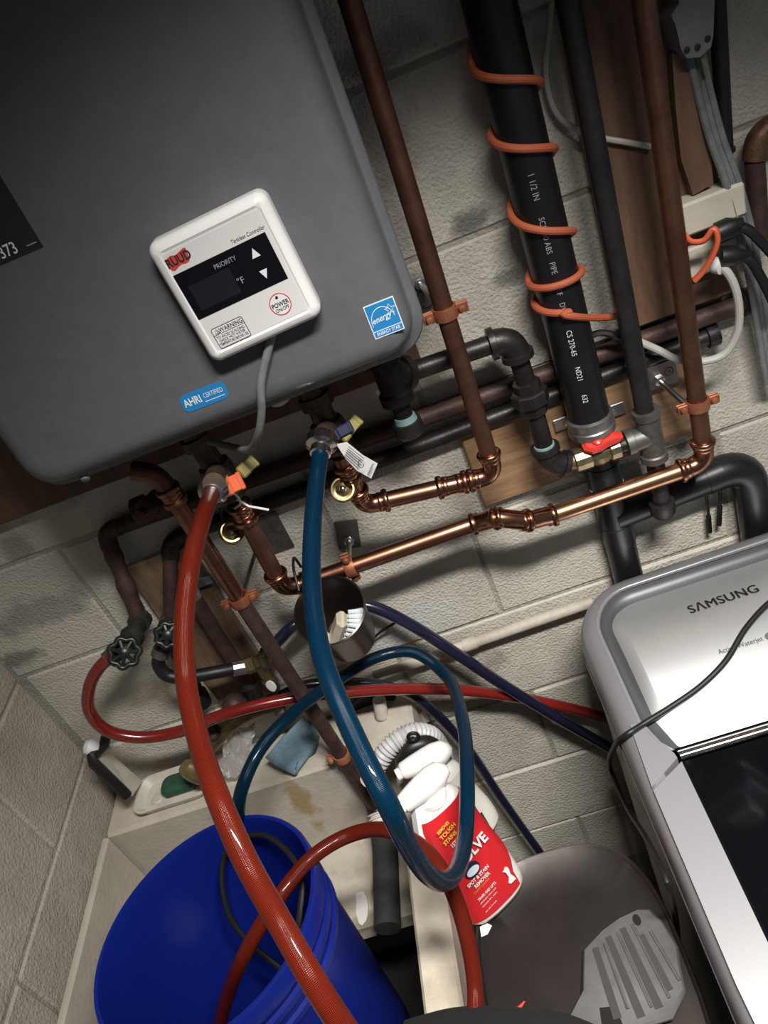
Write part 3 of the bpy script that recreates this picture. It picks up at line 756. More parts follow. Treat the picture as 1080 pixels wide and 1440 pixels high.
# lettering runs down the pipe
side = Vector((1, 0, 0)); side = (side - ax * side.dot(ax)).normalized()
nn = ax.cross(side); nn = nn if nn.y < 0 else -nn
for body, pxy, sz in [('1 1/2 IN', (737, 238), .0105), ('SCH 40 ABS', (749, 300), .0098), ('PIPE', (763, 362), .0098), ('NSF', (770, 393), .0098), ('DWV', (776, 418), .0098), ('CS 270-65', (786, 456), .0098), ('ND21', (797, 507), .0098), ('632', (807, 545), .0098)]:
    P_ = on_line(S0, S1, Y(*pxy, YA))
    view = (-(P_ + Vector((0, -RA, 0)))).normalized(); dirn = (view - ax * view.dot(ax)).normalized()
    dirn = (dirn - dirn.cross(ax) * 0.0).normalized()
    tx = dirn.cross(ax).normalized(); tx = -tx
    text('pipe_print', body, sz, P_ + dirn * (RA + .0004), ax, dirn.cross(ax) if (ax.cross(dirn.cross(ax))).dot(dirn) > 0 else tx, m_print_w if pxy[1] > 440 else m_print_dim, t, 'LEFT', .0, 1.05, cyl=RA + .0004, sx=.84)
# strap with two ears on the plywood
tS = thing('pipe_strap', 'grey metal strap ears either side of the black drain stack', 'strap', Vector((S1.x, .975, S1.z - .01)))
for q, w_ in [((795, 594), .034), ((862, 578), .034)]:
    c = Y(*q, .982)
    obj('strap_ear', MB().box(c, (w_, .003, .020), bev=.001).lathe([(.004, 0), (.004, .002), (.0015, .003)], c + Vector((0, -.0015, 0)), (0, -1, 0), 8), m_galv, tS)
# orange cord wound about the stack
def surf(px, py, sgn, rr):
    P_ = on_line(S0, S1, Y(px, py, YA)); return (P_ - S0).dot(ax)
rr = RA + .0042
cross = [(672, 95, 755, 122), (697, 193, 778, 212), (725, 302, 800, 330), (748, 400, 808, 380), (757, 428, 0, 0)]
path = []
def helix(h0, h1, a0, a1, n=16):
    for k in range(n):
        s_ = k / n; a = math.radians(a0 + (a1 - a0) * s_); h = h0 + (h1 - h0) * s_
        path.append(S0 + ax * h + (side * math.sin(a) + nn * math.cos(a)) * rr)
hs = []
for (x0, y0, x1, y1) in cross:
    hs.append((surf(x0, y0, -1, rr), surf(x1, y1, 1, rr) if x1 else None))
helix(hs[0][0] - .10, hs[0][0], -270, -95)
for i in range(4):
    helix(hs[i][0], hs[i][1], -95, 95); helix(hs[i][1], hs[i + 1][0], 95, 265)
P5 = S0 + ax * hs[4][0]
for k in range(8):
    a = math.radians(-95 + 110 * k / 8); path.append(P5 + ax * (.012 * k / 8) + (side * math.sin(a) + nn * math.cos(a)) * rr)
path += [Y(790, 442, .9065), Y(808, 445, .908), Y(834, 447, .928), Y(862, 445, .950), Y(892, 436, .962)]
pts = crom(path, 3)
single('orange_lacing', MB().tube(pts, .0046, 10), m_orange, 'orange cord wound in a spiral round the black drain stack', 'cord', pts[-1])

# ------------------------------------------------------------------ black gas riser, valve and iron run to heater
RG = .0128; YG = .925
t = thing('gas_pipe', 'black iron gas pipe with grey tee, brass valve and union, running to the heater', 'pipe', Y(930, 715, .93))
G0 = Y(790, -45, YG); G1 = Y(909, 590, YG); G2 = Y(915, 625, YG); G3 = Y(930, 705, YG)
pipe(t, G0, G1, RG, m_ironpaint, 'riser')
dG = (G3 - G1).normalized()
pr = [(RG * 1.1, 0), (RG * 1.5, .001), (RG * 1.5, .011), (RG * 1.32, .013)]
Lt = (Y(921, 645, YG) - Y(908, 575, YG)).length
tp = Y(908, 576, YG)
obj('tee', MB().lathe(pr + [(RG * 1.32, Lt - .013), (RG * 1.5, Lt - .011), (RG * 1.5, Lt - .001), (RG * 1.1, Lt)], tp, dG, 20).tube([lerp(tp, tp + dG * Lt, .5), Y(880, 624, YG)], RG * 1.3, 18).lathe([(RG * 1.3, -.011), (RG * 1.5, -.01), (RG * 1.5, .0), (RG * 1.1, .001)], Y(880, 624, YG), Y(880, 624, YG) - lerp(tp, tp + dG * Lt, .5), 18), m_galv_dk, t, 'grey malleable tee', ang=40)
pipe(t, tp + dG * Lt, G3, RG, m_iron, 'drip_leg')
obj('cap', MB().lathe([(RG * 1.1, -.001), (RG * 1.45, 0), (RG * 1.45, .018), (RG * 1.2, .024), (RG * .5, .026)], G3, dG, 18), m_iron, t)
V0 = Y(880, 624, YG); V1 = Y(795, 653, YG)
dV = (V1 - V0).normalized(); LV = (V1 - V0).length
obj('nipple', MB().tube([V0 - dV * .004, V0 + dV * .014], RG * .95, 16), m_iron, t)
obj('valve_body', MB().lathe([(RG, .010), (RG * 1.35, .011), (RG * 1.35, .024), (RG * 1.12, .026), (RG * 1.30, .030), (RG * 1.42, .038), (RG * 1.30, .046), (RG * 1.12, .050), (RG * 1.35, .052), (RG * 1.35, LV - .014), (RG, LV - .012)], V0, dV, 12), m_brass_v, t, 'brass valve body', ang=20)
hc = V0 + dV * (LV * .45)
hup = Vector((0, -.42, .90))
obj('valve_stem', MB().tube([hc + hup * .010, hc + hup * .024], .006, 12), m_brass, t)
H0 = hc + hup * .022
hd = (Y(868, 604, .90) - Y(822, 622, .90)).normalized(); hd = (hd - hup.normalized() * hd.dot(hup.normalized())).normalized(); hs_ = hup.normalized().cross(hd)
ol = []
for (u, v) in [(-.021, -.004), (-.012, -.012), (.0, -.013), (.010, -.010), (.028, -.0085), (.034, -.006), (.035, .003), (.030, .006), (.012, .010), (.0, .013), (-.012, .012), (-.021, .005)]:
    ol.append(H0 + hd * u + hs_ * v)
obj('valve_handle', MB().loops([ol, [p + hup * .005 for p in ol], [lerp(p, H0, .25) + hup * .009 for p in ol]]).lathe([(.0075, .007), (.0075, .012), (.004, .014)], H0, hup, 12), m_red, t, 'red lever handle')
N0 = V1; EL = Y(772, 650, YG)
obj('nipple', MB().tube([V1 - dV * .014, lerp(V1, EL, .5)], RG, 16), m_brass_old, t)
U1 = Y(742, 545, YG); U2 = Y(731, 500, YG); EL2 = Y(720, 474, YG); HL = Y(578, 523, YG)
pts, a_, b_ = elbow_pts(V1, EL, U1, .027, .020)
obj('elbow', MB().tube(pts, RG * 1.35, 18).lathe([(RG * 1.3, -.008), (RG * 1.6, -.007), (RG * 1.6, .0), (RG * 1.2, .001)], a_, a_ - EL, 18).lathe([(RG * 1.3, -.008), (RG * 1.6, -.007), (RG * 1.6, .0), (RG * 1.2, .001)], b_, b_ - EL, 18), m_iron, t, ang=45)
dU = (U1 - EL).normalized()
pipe(t, b_ - dU * .003, U1, RG, m_iron, 'nipple')
obj('pipe_dope', MB().lathe([(RG * .9, 0), (RG * 1.16, 0), (RG * 1.12, .004), (RG * .9, .005)], b_, dU, 16), m_bluegreen, t, 'pale thread sealant')
obj('union', MB().lathe([(RG * 1.1, -.026), (RG * 1.5, -.025), (RG * 1.5, -.012), (RG * 1.75, -.011), (RG * 1.95, -.009), (RG * 1.95, .007), (RG * 1.75, .009), (RG * 1.45, .010), (RG * 1.45, .022), (RG * 1.1, .023)], Y(745, 557, YG), dU, 8), m_iron, t, ang=20)
pts, a2, b2 = elbow_pts(U1, EL2, HL, .030, .024)
obj('elbow', MB().tube(pts, RG * 1.38, 18).lathe([(RG * 1.3, -.009), (RG * 1.65, -.008), (RG * 1.65, .0), (RG * 1.2, .001)], a2, a2 - EL2, 18).lathe([(RG * 1.3, -.009), (RG * 1.65, -.008), (RG * 1.65, .0), (RG * 1.2, .001)], b2, b2 - EL2, 18), m_iron, t, ang=45)
pipe(t, U1, a2 + (EL2 - a2) * .1, RG, m_iron, 'nipple')
pipe(t, b2 + (EL2 - b2) * .1, HL, RG, m_iron, 'pipe')
HT = Y(548, 530, .905); hb = Y(571, 592, .905)
pipe(t, HL, HT, RG, m_iron, 'pipe')
dT = (hb - HT).normalized()
obj('tee', MB().lathe([(RG * 1.2, -.036), (RG * 1.75, -.035), (RG * 1.75, -.022), (RG * 1.45, -.019), (RG * 1.45, .019), (RG * 1.75, .022), (RG * 1.75, .035), (RG * 1.2, .036)], HT, dT, 20).tube([HT, lerp(HT, HL, .72)], RG * 1.45, 18).lathe([(RG * 1.4, -.011), (RG * 1.75, -.01), (RG * 1.75, .0), (RG * 1.2, .001)], lerp(HT, HL, .86), HL - HT, 18), m_iron, t, ang=40)
pipe(t, HT + dT * .034, hb, RG * .95, m_iron, 'drip_leg')
obj('pipe_dope', MB().lathe([(RG * .9, -.009), (RG * 1.1, -.008), (RG * 1.25, 0), (RG * .9, .001)], hb, dT, 16), m_bluegreen, t, 'green thread sealant')
obj('cap', MB().lathe([(RG * 1.1, -.001), (RG * 1.55, 0), (RG * 1.55, .016), (RG * 1.2, .022), (RG * .5, .024)], hb, dT, 18), m_iron, t)
ht = HT - dT * .036
pipe(t, Vector((HT.x, .88, HZ0 + .0)) , HT - dT * .030, RG, m_iron, 'nipple')

# ------------------------------------------------------------------ heater valves, hose ends, caps, tag
def service_valve(label, top, bot, hose_out, hose_dir, nut):
    t = thing('service_valve', label, 'valve', bot)
    d = (bot - top).normalized(); L = (bot - top).length
    obj('valve_body', MB().lathe([(.012, 0), (.021, .001), (.021, .016), (.015, .018), (.0155, L * .42), (.021, L * .45), (.023, L * .55), (.021, L * .66), (.015, L * .70), (.019, L - .018), (.019, L - .004), (.013, L)], top, d, 10), m_valve, t, ang=30)
    hdv = hose_dir.normalized(); m0 = top + d * L * .55
    obj('side_outlet', MB().tube([m0, hose_out - hdv * .004], .0125, 14), m_valve, t)
    return t
tc = service_valve('dull bronze service valve under heater feeding the blue hose', Vector((Y(446, 566, .86).x, .86, HZ0 - .036)), Y(478, 636, .852), W(452, 620, 24, .019), Y(452, 628, .78) - Y(462, 600, .84), None)
th = service_valve('dull bronze service valve under heater feeding the red hose', Vector((Y(290, 642, .86).x, .86, HZ0 - .030)), Y(331, 700, .86), W(300, 682, 24, .019), Y(300, 692, .79) - Y(306, 668, .84), None)
def lever(parent, A, B, w_, m, name, label):
    d = (B - A).normalized(); n = Vector((0, -1, .35)); n = (n - d * n.dot(d)).normalized(); s_ = d.cross(n)
    rot = Matrix((d, s_, n)).transposed(); L = (B - A).length
    obj(name, MB().box(lerp(A, B, .5), (L, w_, .004), rot, bev=.0012).box(A + n * .004, (w_ * .9, w_ * 1.1, .008), rot, bev=.002).box(B - n * .002, (.006, w_ * 1.1, .009), rot, bev=.0015), m, parent, label)
lever(tc, Y(484, 612, .82), Y(503, 590, .83), .014, m_yellow, 'yellow_lever', 'yellow lever')
lever(tc, Y(470, 612, .81), Y(492, 600, .815), .013, m_bluev, 'blue_lever', 'dark blue lever')
lever(th, Y(342, 662, .82), Y(357, 648, .83), .015, m_yellow, 'yellow_lever', 'yellow lever')
lever(th, Y(316, 686, .80), Y(338, 676, .805), .020, m_orange_b, 'red_lever', 'orange-red lever')
def hang_cap(parent, q, y, tilt, chain, m):
    c = Y(*q, y); ax_ = (-(c) + Vector(tilt)).normalized()
    cap = obj('tethered_cap', MB().lathe([(.0165, -.008), (.0172, -.006), (.0172, .004), (.0150, .006), (.0128, .006), (.0125, -.001), (.0085, -.002), (.0085, .002), (.005, .003), (.0045, -.001), (.002, -.001)], c, ax_, 26), m_brass, parent, 'shiny brass cap', ang=30)
    obj('cap_screw', MB().lathe([(.0040, .0), (.0040, .005), (.002, .006)], c, ax_, 10), m_chrome, cap)
    obj('tether', MB().tube([c + Vector((.008 * (1 if m is m_brass else -1), .01, .010))] + chain, .0012, 6), m, cap)
hang_cap(tc, (482, 688), .845, (0, 0, .1), [Y(492, 662, .85), Y(480, 640, .845)], m_brass)
hang_cap(th, (326, 748), .885, (.1, 0, .25), [Y(313, 732, .885), Y(309, 715, .87)], m_rubber)
# paper tag
tg = [Y(473, 625, .80), Y(488, 622, .80), Y(510, 640, .815), Y(531, 652, .825), Y(522, 673, .82), Y(502, 662, .81), Y(486, 645, .80)]
t = thing('paper_tag', 'white curled paper tag tied to the valve by the blue hose', 'tag', tg[4])
obj('tag_sheet', MB().prism(list(reversed(tg)), (0, .0008, 0)), m_paper, t)
tu = (Y(531, 652, .825) - Y(488, 622, .80)).normalized(); tv = (Y(531, 652, .825) - Y(522, 673, .82)).normalized()
for k in range(6):
    P_ = lerp(Y(490, 628, .7985), Y(484, 641, .7975), k / 5); Q_ = lerp(Y(512, 645, .8115), Y(504, 659, .8075), k / 5)
    obj('tag_print', MB().tube([P_ * .996, Q_ * .996], .0004, 4), m_print_k, t)
text('tag_print', 'WARNING', .0055, Y(521, 660, .8120), (Y(526, 654, .82) - Y(518, 671, .817)) * -1, tu, m_print_k, t, 'CENTER', .02, sx=.62)
obj('tag_print', MB().tube([Y(508 + 4 * math.cos(a), 652 + 6 * math.sin(a), .803) for a in [k * .55 for k in range(10)]], .0004, 4), m_print_k, t)
# zip tie
t = thing('cable_tie', 'white nylon cable tie on the red hose valve', 'tie', Y(330, 705, .85))
obj('tie_loop', MB().tube(crom([Y(322, 690, .83), Y(332, 696, .832), Y(338, 708, .84), Y(330, 715, .85)], 5), .0016, 6), m_paper, t)
obj('tie_tail', MB().tube([Y(333, 702, .834), Y(350, 712, .83), Y(378, 717, .83)], .0016, 6), m_paper, t)
obj('tie_tail', MB().tube([Y(318, 668, .83), Y(325, 693, .83)], .001, 6), m_paper, t)

# ------------------------------------------------------------------ hoses
def hose(name, label, pts, r, m, n=10, collar=None, seg=18):
    P_ = crom(pts, n)
    t = thing(name, label, 'hose', P_[len(P_) // 2])
    obj('tube', MB().tube(P_, r, seg), m, t)
    if collar:
        d = (P_[0] - P_[2]).normalized()
        obj('swivel_nut', MB().lathe([(r * 1.02, -.014), (r * 1.25, -.013), (r * 1.25, -.004), (r * 1.5, -.003), (r * 1.85, -.001), (r * 1.85, .010), (r * 1.7, .012), (r * 1.3, .012)], P_[0], d, 24), m_chrome, t, 'chrome swivel nut', ang=30)
    return t
Dh = .019
blue = [W(px, py, w_, Dh) for px, py, w_ in [(452, 626, 24), (441, 720, 25.5), (439, 830, 27.5), (455, 930, 30), (500, 1040, 32), (545, 1130, 33), (578, 1196, 31), (603, 1230, 28.8), (624, 1240, 27), (643, 1222, 25), (655, 1170, 22.8), (657, 1100, 21.5), (650, 1010, 19), (625, 948, 17), (580, 917, 16.6), (530, 924, 16.6), (470, 960, 17.2), (410, 1005, 18.3), (365, 1055, 19), (340, 1110, 19.3), (335, 1148, 19), (340, 1190, 17.8), (352, 1240, 17)]]
hose('blue_hose', 'glossy blue braided hose looping from the heater valve into the bucket', blue, Dh / 2, m_hose_b, 10, True)
red = [W(px, py, w_, Dh) for px, py, w_ in [(300, 690, 23.5), (284, 732, 26), (267, 800, 28), (259, 880, 29), (262, 960, 30), (279, 1040, 32), (306, 1120, 35), (345, 1210, 36.5), (395, 1300, 37), (440, 1378, 38), (485, 1448, 38), (550, 1530, 36), (625, 1530, 28), (664, 1450, 24.5), (668, 1395, 23.8), (655, 1310, 23.5), (630, 1240, 23.3), (592, 1190, 22.3), (540, 1167, 21.5), (490, 1175, 21), (440, 1205, 21.3), (390, 1265, 22), (345, 1340, 22.3), (320, 1400, 21.3), (308, 1450, 20.2), (306, 1490, 19.2)]]
hose('red_hose', 'glossy red braided hose from the heater valve, end curling into the bucket', red, Dh / 2, m_hose_r, 10, True)
rh = [Y(px, py, y) for px, py, y in [(160, 922, .885), (143, 935, .885), (127, 962, .885), (126, 1000, .885), (150, 1027, .885), (195, 1037, .885), (255, 1028, .89), (320, 1003, .89), (400, 984, .90), (480, 974, .91), (560, 969, .925), (640, 970, .94), (720, 979, .955), (790, 993, .965), (862, 1012, .97)]]
hose('washer_hot_hose', 'smooth red hose running from the left hose bib to the washer', rh, .0098, m_hose_r2, 8)
db = [Y(px, py, y) for px, py, y in [(372, 918, .93), (392, 900, .93), (412, 880, .935), (445, 862, .955), (490, 850, .96), (522, 853, .955), (570, 874, .945), (640, 918, .94), (700, 958, .94), (780, 1007, .95), (858, 1052, .96)]]
hose('washer_cold_hose', 'dark blue hose from behind the cup across to the washer', db, .0100, m_hose_db, 8)
db = [Y(px, py, y) for px, py, y in [(395, 978, .955), (425, 964, .955), (480, 960, .955), (530, 962, .955), (580, 978, .955), (620, 1010, .955), (662, 1058, .955), (702, 1118, .955), (735, 1165, .955), (760, 1200, .955), (790, 1250, .955)]]
hose('utility_hose', 'dark blue hose running behind the spray bottle down behind the bin', db, .0088, m_hose_db, 8)
single('black_wire', MB().tube(crom([Y(558, 874, .975), Y(530, 893, .98), Y(505, 925, .98), Y(492, 945, .985)], 6), .0024, 8), m_rubber, 'thin black wire hanging on the wall right of the cup', 'wire', Y(505, 925, .98))

# ------------------------------------------------------------------ old supply pipes, hose bibs
RP = .0112
t = thing('supply_pipe', 'upper dark horizontal supply pipe on the wall, dropping to the left hose bib', 'pipe', Y(195, 868, .95))
K0 = Vector((.433, .984, -.501)); K1 = Vector((-.540, .984, -.487)); K2 = Y(197, 872, .95)
pts, a_, b_ = elbow_pts(K0, K1, K2, .026, .020)
pipe(t, K0, a_, RP * 1.15, m_rustpipe, 'horizontal_pipe')
obj('elbow', MB().tube(pts, RP * 1.22, 16), m_rustpipe, t, ang=60)
pr = []
Ld = (K2 - b_).length
for k in range(9): pr += [(RP * random.uniform(1.0, 1.35), Ld * k / 8.)]
obj('drop_pipe', MB().lathe(pr, b_, K2 - b_, 14), m_rustpipe, t, ang=60)
obj('end_cap', MB().lathe([(RP, -.014), (RP * 1.6, -.013), (RP * 1.6, .004), (RP, .006)], K0, K0 - K1, 12), m_rustpipe, t)
t = thing('supply_pipe', 'lower dark horizontal supply pipe on the wall, dropping to the second hose bib', 'pipe', Y(236, 880, .95))
K0 = Vector((.379, .985, -.530)); K1 = Vector((-.460, .985, -.540)); K2b = Y(240, 876, .955)
pts, a_, b_ = elbow_pts(K0, K1, K2b, .026, .020)
pipe(t, K0, a_, RP * 1.1, m_iron, 'horizontal_pipe')
obj('elbow', MB().tube(pts, RP * 1.2, 16), m_iron, t, ang=60)
pipe(t, b_, K2b, RP, m_rustpipe, 'drop_pipe')
obj('end_cap', MB().lathe([(RP, -.012), (RP * 1.5, -.011), (RP * 1.5, .004), (RP, .006)], K0, K0 - K1, 12), m_iron, t)
# short valve stub lump left under the heater
t = thing('stop_valve', 'dark corroded stop valve behind the brown discharge pipe elbow', 'valve', Y(215, 715, .93))
c = Y(222, 708, .93)
obj('valve_body', MB().lathe([(.012, -.035), (.020, -.034), (.020, -.016), (.015, -.014), (.021, .0), (.015, .014), (.020, .016), (.020, .034), (.012, .035)], c, (1, 0, 0), 10), m_rustpipe, t)
obj('bonnet', MB().lathe([(.012, 0), (.012, .018), (.016, .019), (.016, .03), (.006, .032), (.006, .045)], c, (-.3, -.8, .3), 8), m_rustpipe, t)
def hose_bib(label, top, wheel, out, r=.0205):
    t = thing('hose_bib', label, 'valve', wheel)
    d = (wheel - top).normalized()
    L = (wheel - top).length
    obj('bib_body', MB().lathe([(.012, -.008), (.018, -.006), (.018, .008), (.013, .010), (.015, L * .45), (.019, L * .5), (.017, L * .72), (.011, L * .75), (.0095, L - .004), (.005, L)], top, d, 12), m_verdigris, t, ang=40)
    wd = (-(wheel) + Vector((-.15, 0, -.1))).normalized()
    u = wd.cross(Vector((0, 0, 1))).normalized(); v = wd.cross(u)
    rim = []
    for k in range(49):
        a = 2 * PI * k / 48; q = r * (1 + .10 * math.cos(7 * a)); rim.append(wheel + (u * math.cos(a) + v * math.sin(a)) * q)
    b = MB().tube(rim, .0042, 8, caps=False)
    obj('wheel_rim', b, m_green2, t, ang=60)
    for k in range(7):
        a = 2 * PI * k / 7
        obj('spoke', MB().tube([wheel + wd * .002, wheel + (u * math.cos(a) + v * math.sin(a)) * r * 1.02], .0032, 7), m_green2, t)
    obj('wheel_hub', MB().lathe([(.0085, -.004), (.0085, .004), (.005, .006)], wheel, wd, 12), m_green2, t)
    obj('spout', MB().tube(crom([lerp(top, wheel, .45), lerp(lerp(top, wheel, .6), out, .6), out], 5), [.0125] * 6 + [.0128] * 5, 12), m_verdigris, t, ang=60)
    obj('spout_collar', MB().lathe([(.011, -.008), (.0145, -.007), (.0145, .006), (.011, .007)], out, out - lerp(top, wheel, .5), 14), m_galv_dk, t)
    return t
hose_bib('black handwheel hose bib at far left, feeding the smooth red hose', K2, Y(175, 918, .875), Y(156, 925, .89))
hose_bib('black handwheel hose bib partly behind the tall red hose', K2b, Y(236, 893, .90), Y(226, 918, .915), r=.017)
# black inlet hose from second bib to brass splitter
bl = [Y(px, py, y) for px, py, y in [(226, 916, .915), (223, 934, .91), (236, 950, .905), (268, 951, .905), (305, 945, .91), (336, 939, .92)]]
t = hose('inlet_hose', 'short black rubber hose from second bib to the brass splitter', bl, .0105, m_rubber, 8)
d = (bl[-1] - bl[-2]).normalized()
obj('ferrule', MB().lathe([(.0105, -.011), (.0125, -.010), (.0125, .012), (.0105, .013)], bl[-1], d, 12), m_zinc, t, 'crimped zinc ferrule', ang=20)
t = thing('brass_splitter', 'dull brass splitter fitting left of the brown discharge pipe', 'fitting', Y(368, 930, .925))
c0 = bl[-1] + d * .011; c1 = Y(372, 928, .928)
obj('splitter_body', MB().lathe([(.0105, 0), (.014, .001), (.014, .014), (.011, .016), (.0115, .024), (.016, .026), (.016, .036), (.009, .038)], c0, c1 - c0, 8), m_brass_old, t, ang=25)
obj('splitter_branch', MB().tube([lerp(c0, c1, .6), Y(378, 955, .925)], .009, 12).lathe([(.009, -.004), (.0125, -.003), (.0125, .010), (.009, .011)], Y(378, 955, .925), (.1, 0, -1), 10), m_brass_old, t)
obj('splitter_branch', MB().tube([lerp(c0, c1, .7), Y(381, 908, .93)], .009, 12), m_brass_old, t)
c = Y(378, 955, .915)
obj('white_washer', MB().lathe([(.006, 0), (.010, .0005), (.010, .003), (.006, .0035)], c + Vector((.004, -.012, -.004)), (-.4, -.7, .2), 14), m_paper, t)
# two old vertical drops behind
for lab, a, b2_, y_ in [('dark old pipe drop behind the red hose, strapped to the brown board', (262, 824), (358, 978), .962), ('short dark old pipe stub lower left behind the red hose', (243, 905), (285, 990), .962)]:
    t = thing('old_pipe', lab, 'pipe', Y(*b2_, y_))
    A_, B_ = Y(*a, y_), Y(*b2_, y_)
    pipe(t, A_, B_, .0125, m_rustpipe)
    obj('end_socket', MB().lathe([(.012, -.03), (.0165, -.028), (.0165, .0), (.013, .003)], B_, B_ - A_, 14), m_iron, t)
    if a[0] == 262:
        c = Y(278, 838, .95)
        obj('strap', MB().lathe([(.0128, -.009), (.0145, -.009), (.0145, .009), (.0128, .009)], on_line(A_, B_, c), B_ - A_, 16, caps=False), m_galv, t, 'grey metal strap')
        obj('strap_ear', MB().box(on_line(A_, B_, c) + Vector((.022, .014, .004)), (.024, .003, .016), bev=.001), m_galv, t)

# ------------------------------------------------------------------ cup with scrubbing brush
cm = Y(463, 858, .825)
cn = Vector((.04, -.42, .90)).normalized()
t = thing('hanging_cup', 'dark brown cup hung on the copper run, holding a white brush', 'cup', cm - cn * .105)
rC = .0505
obj('cup_wall', MB().lathe([(rC * .70, -.108), (rC * .76, -.106), (rC * .97, -.01), (rC * 1.0, -.006), (rC * 1.035, -.002), (rC * 1.035, .0), (rC * .985, .001), (rC * .94, -.006), (rC * .72, -.101), (.001, -.102)], cm, cn, 40), m_cup, t, ang=45)
hk = [cm + Vector((-.034, .030, .026)), cm + Vector((-.034, .055, .045)), cm + Vector((-.034, .085, .045)), cm + Vector((-.034, .094, .02))]
obj('hook', MB().tube(crom(hk, 5), .0022, 8), m_rubber, t)
bc = cm - cn * .050 + Vector((-.004, -.006, -.004))
bd = (Y(495, 840, .80) - Y(445, 885, .80)).normalized()
bdir = Vector((.55, -.15, .80)).normalized(); bs = (Y(497, 880, .80) - Y(455, 882, .80)).normalized(); bs = (bs - bdir * bs.dot(bdir)).normalized(); bn = bdir.cross(bs)
t = thing('scrub_brush', 'white scrubbing brush with pale wooden back inside the dark cup', 'brush', bc - bdir * .03)
rot = Matrix((bs, bn, bdir)).transposed()
obj('brush_back', MB().box(bc, (.016, .030, .056), rot, bev=.006), M('brush_wood', (.70, .62, .48), .55, var=.15, scale=40), t)
obj('brush_neck', MB().tube([bc - bdir * .02 - bs * .012, bc - bdir * .035 - bs * .022], .010, 12), m_cream, t)
b = MB()
for i in range(6):
    for j in range(4):
        o = bc + bs * .009 + bn * (-.012 + .008 * j) + bdir * (-.024 + .0098 * i)
        d = (bs + bdir * ((i - 2.5) * .05) + bn * ((j - 1.5) * .08)).normalized()
        b.lathe([(.0030, 0), (.0036, .010), (.0052, .021), (.0040, .0225)], o, d, 7)
br = obj('bristles', b, m_bristle, t); br['kind'] = 'stuff'

# ------------------------------------------------------------------ upper right: cables, box, block
t = thing('junction_box', 'grey steel junction box at the upper right edge of frame', 'box', Y(978, 70, .95))
ol = [Y(*q, .935) for q in [(944, 22), (950, 35), (958, 70), (966, 82), (985, 80), (1000, 66), (1003, 50), (1008, -60), (945, -60), (950, -20), (955, 5)]]
obj('box_body', MB().prism(ol, (0, .045, 0)), m_box, t)
for q in [(966, 70), (981, 66), (995, 54)]:
    c = Y(*q, .9345); obj('screw', MB().lathe([(.0032, 0), (.0032, .0015), (.001, .002)], c, (0, -1, 0), 8), m_print_k, t)
for i, off in enumerate([(-8, .0), (1, .004), (10, .002)]):
    P_ = crom([Y(976 + off[0], 74, .955 + off[1]), Y(988 + off[0], 128, .955 + off[1]), Y(1006 + off[0], 195, .95 + off[1]), Y(1030 + off[0], 262, .945 + off[1]), Y(1048 + off[0], 330, .945 + off[1]), Y(1062 + off[0] * .8, 400, .95 + off[1]), Y(1073 + off[0] * .8, 470, .955 + off[1]), Y(1084 + off[0] * .8, 540, .96 + off[1])], 8)
    single('grey_cable', MB().tube(P_, .0046, 10), m_greycable, ['leftmost of three grey cables dropping from the junction box', 'middle one of three grey cables dropping from the junction box', 'rightmost of three grey cables dropping from the junction box'][i], 'cable', P_[-1], 'grey cables from the junction box')
single('green_wire', MB().tube([Y(984, 74, .945), Y(990, 90, .945), Y(992, 104, .949)], .0022, 6), M('green_wire', (.16, .20, .08), .6), 'short green wire at the bottom of the junction box', 'wire', Y(992, 104, .949))
A_, B_ = Y(1006, -45, .975), Y(1020, 215, .975)
t = thing('black_conduit', 'dark narrow conduit right of the junction box', 'conduit', B_)
pipe(t, A_, B_, .0095, m_ironpaint); obj('end_bushing', MB().lathe([(.009, -.006), (.0115, -.005), (.0115, .0), (.009, .002)], B_, B_ - A_, 14), m_ironpaint, t)
P_ = crom([Y(782, -40, .985), Y(772, 40, .985), Y(768, 110, .985), Y(783, 160, .985), Y(818, 186, .98), Y(850, 195, .968), Y(880, 200, .966), (Y(915, 206, .965))], 8)
single('white_cable', MB().tube(P_, .0035, 8), M('white_cable', (.52, .50, .46), .6, var=.2), 'thin white cable curving behind the black pipes at top', 'cable', P_[0])
t = thing('rusty_pipe', 'rusty brown pipe with return bend at the right frame edge', 'pipe', Y(1068, 340, .96))
pts = crom([Y(1100, 172, .965), Y(1082, 180, .965), Y(1066, 197, .965), Y(1061, 225, .965)], 7)
m_rust2 = M('rust_patina', (.20, .105, .05), .5, .5, col2=(.07, .035, .02), scale=50, bump=.3)
obj('bend', MB().tube(pts, .0145, 14), m_rust2, t)
pipe(t, pts[-1], Y(1069, 345, .965), .0118, m_rustpipe)
bk = [Y(*q, .955) for q in [(958, 278), (1008, 256), (1022, 290), (972, 318)]]
t = thing('wood_block', 'pale cream wooden block behind the orange tie at right', 'block', Y(995, 318, .96))
c = Y(992, 290, .965); obj('block_body', MB().box(c, (.078, .05, .040), bev=.003), m_wood_pale, t)
c2 = Y(1000, 352, .975); obj('lower_block', MB().box(c2, (.085, .04, .040), bev=.003), m_wood_pale, t)
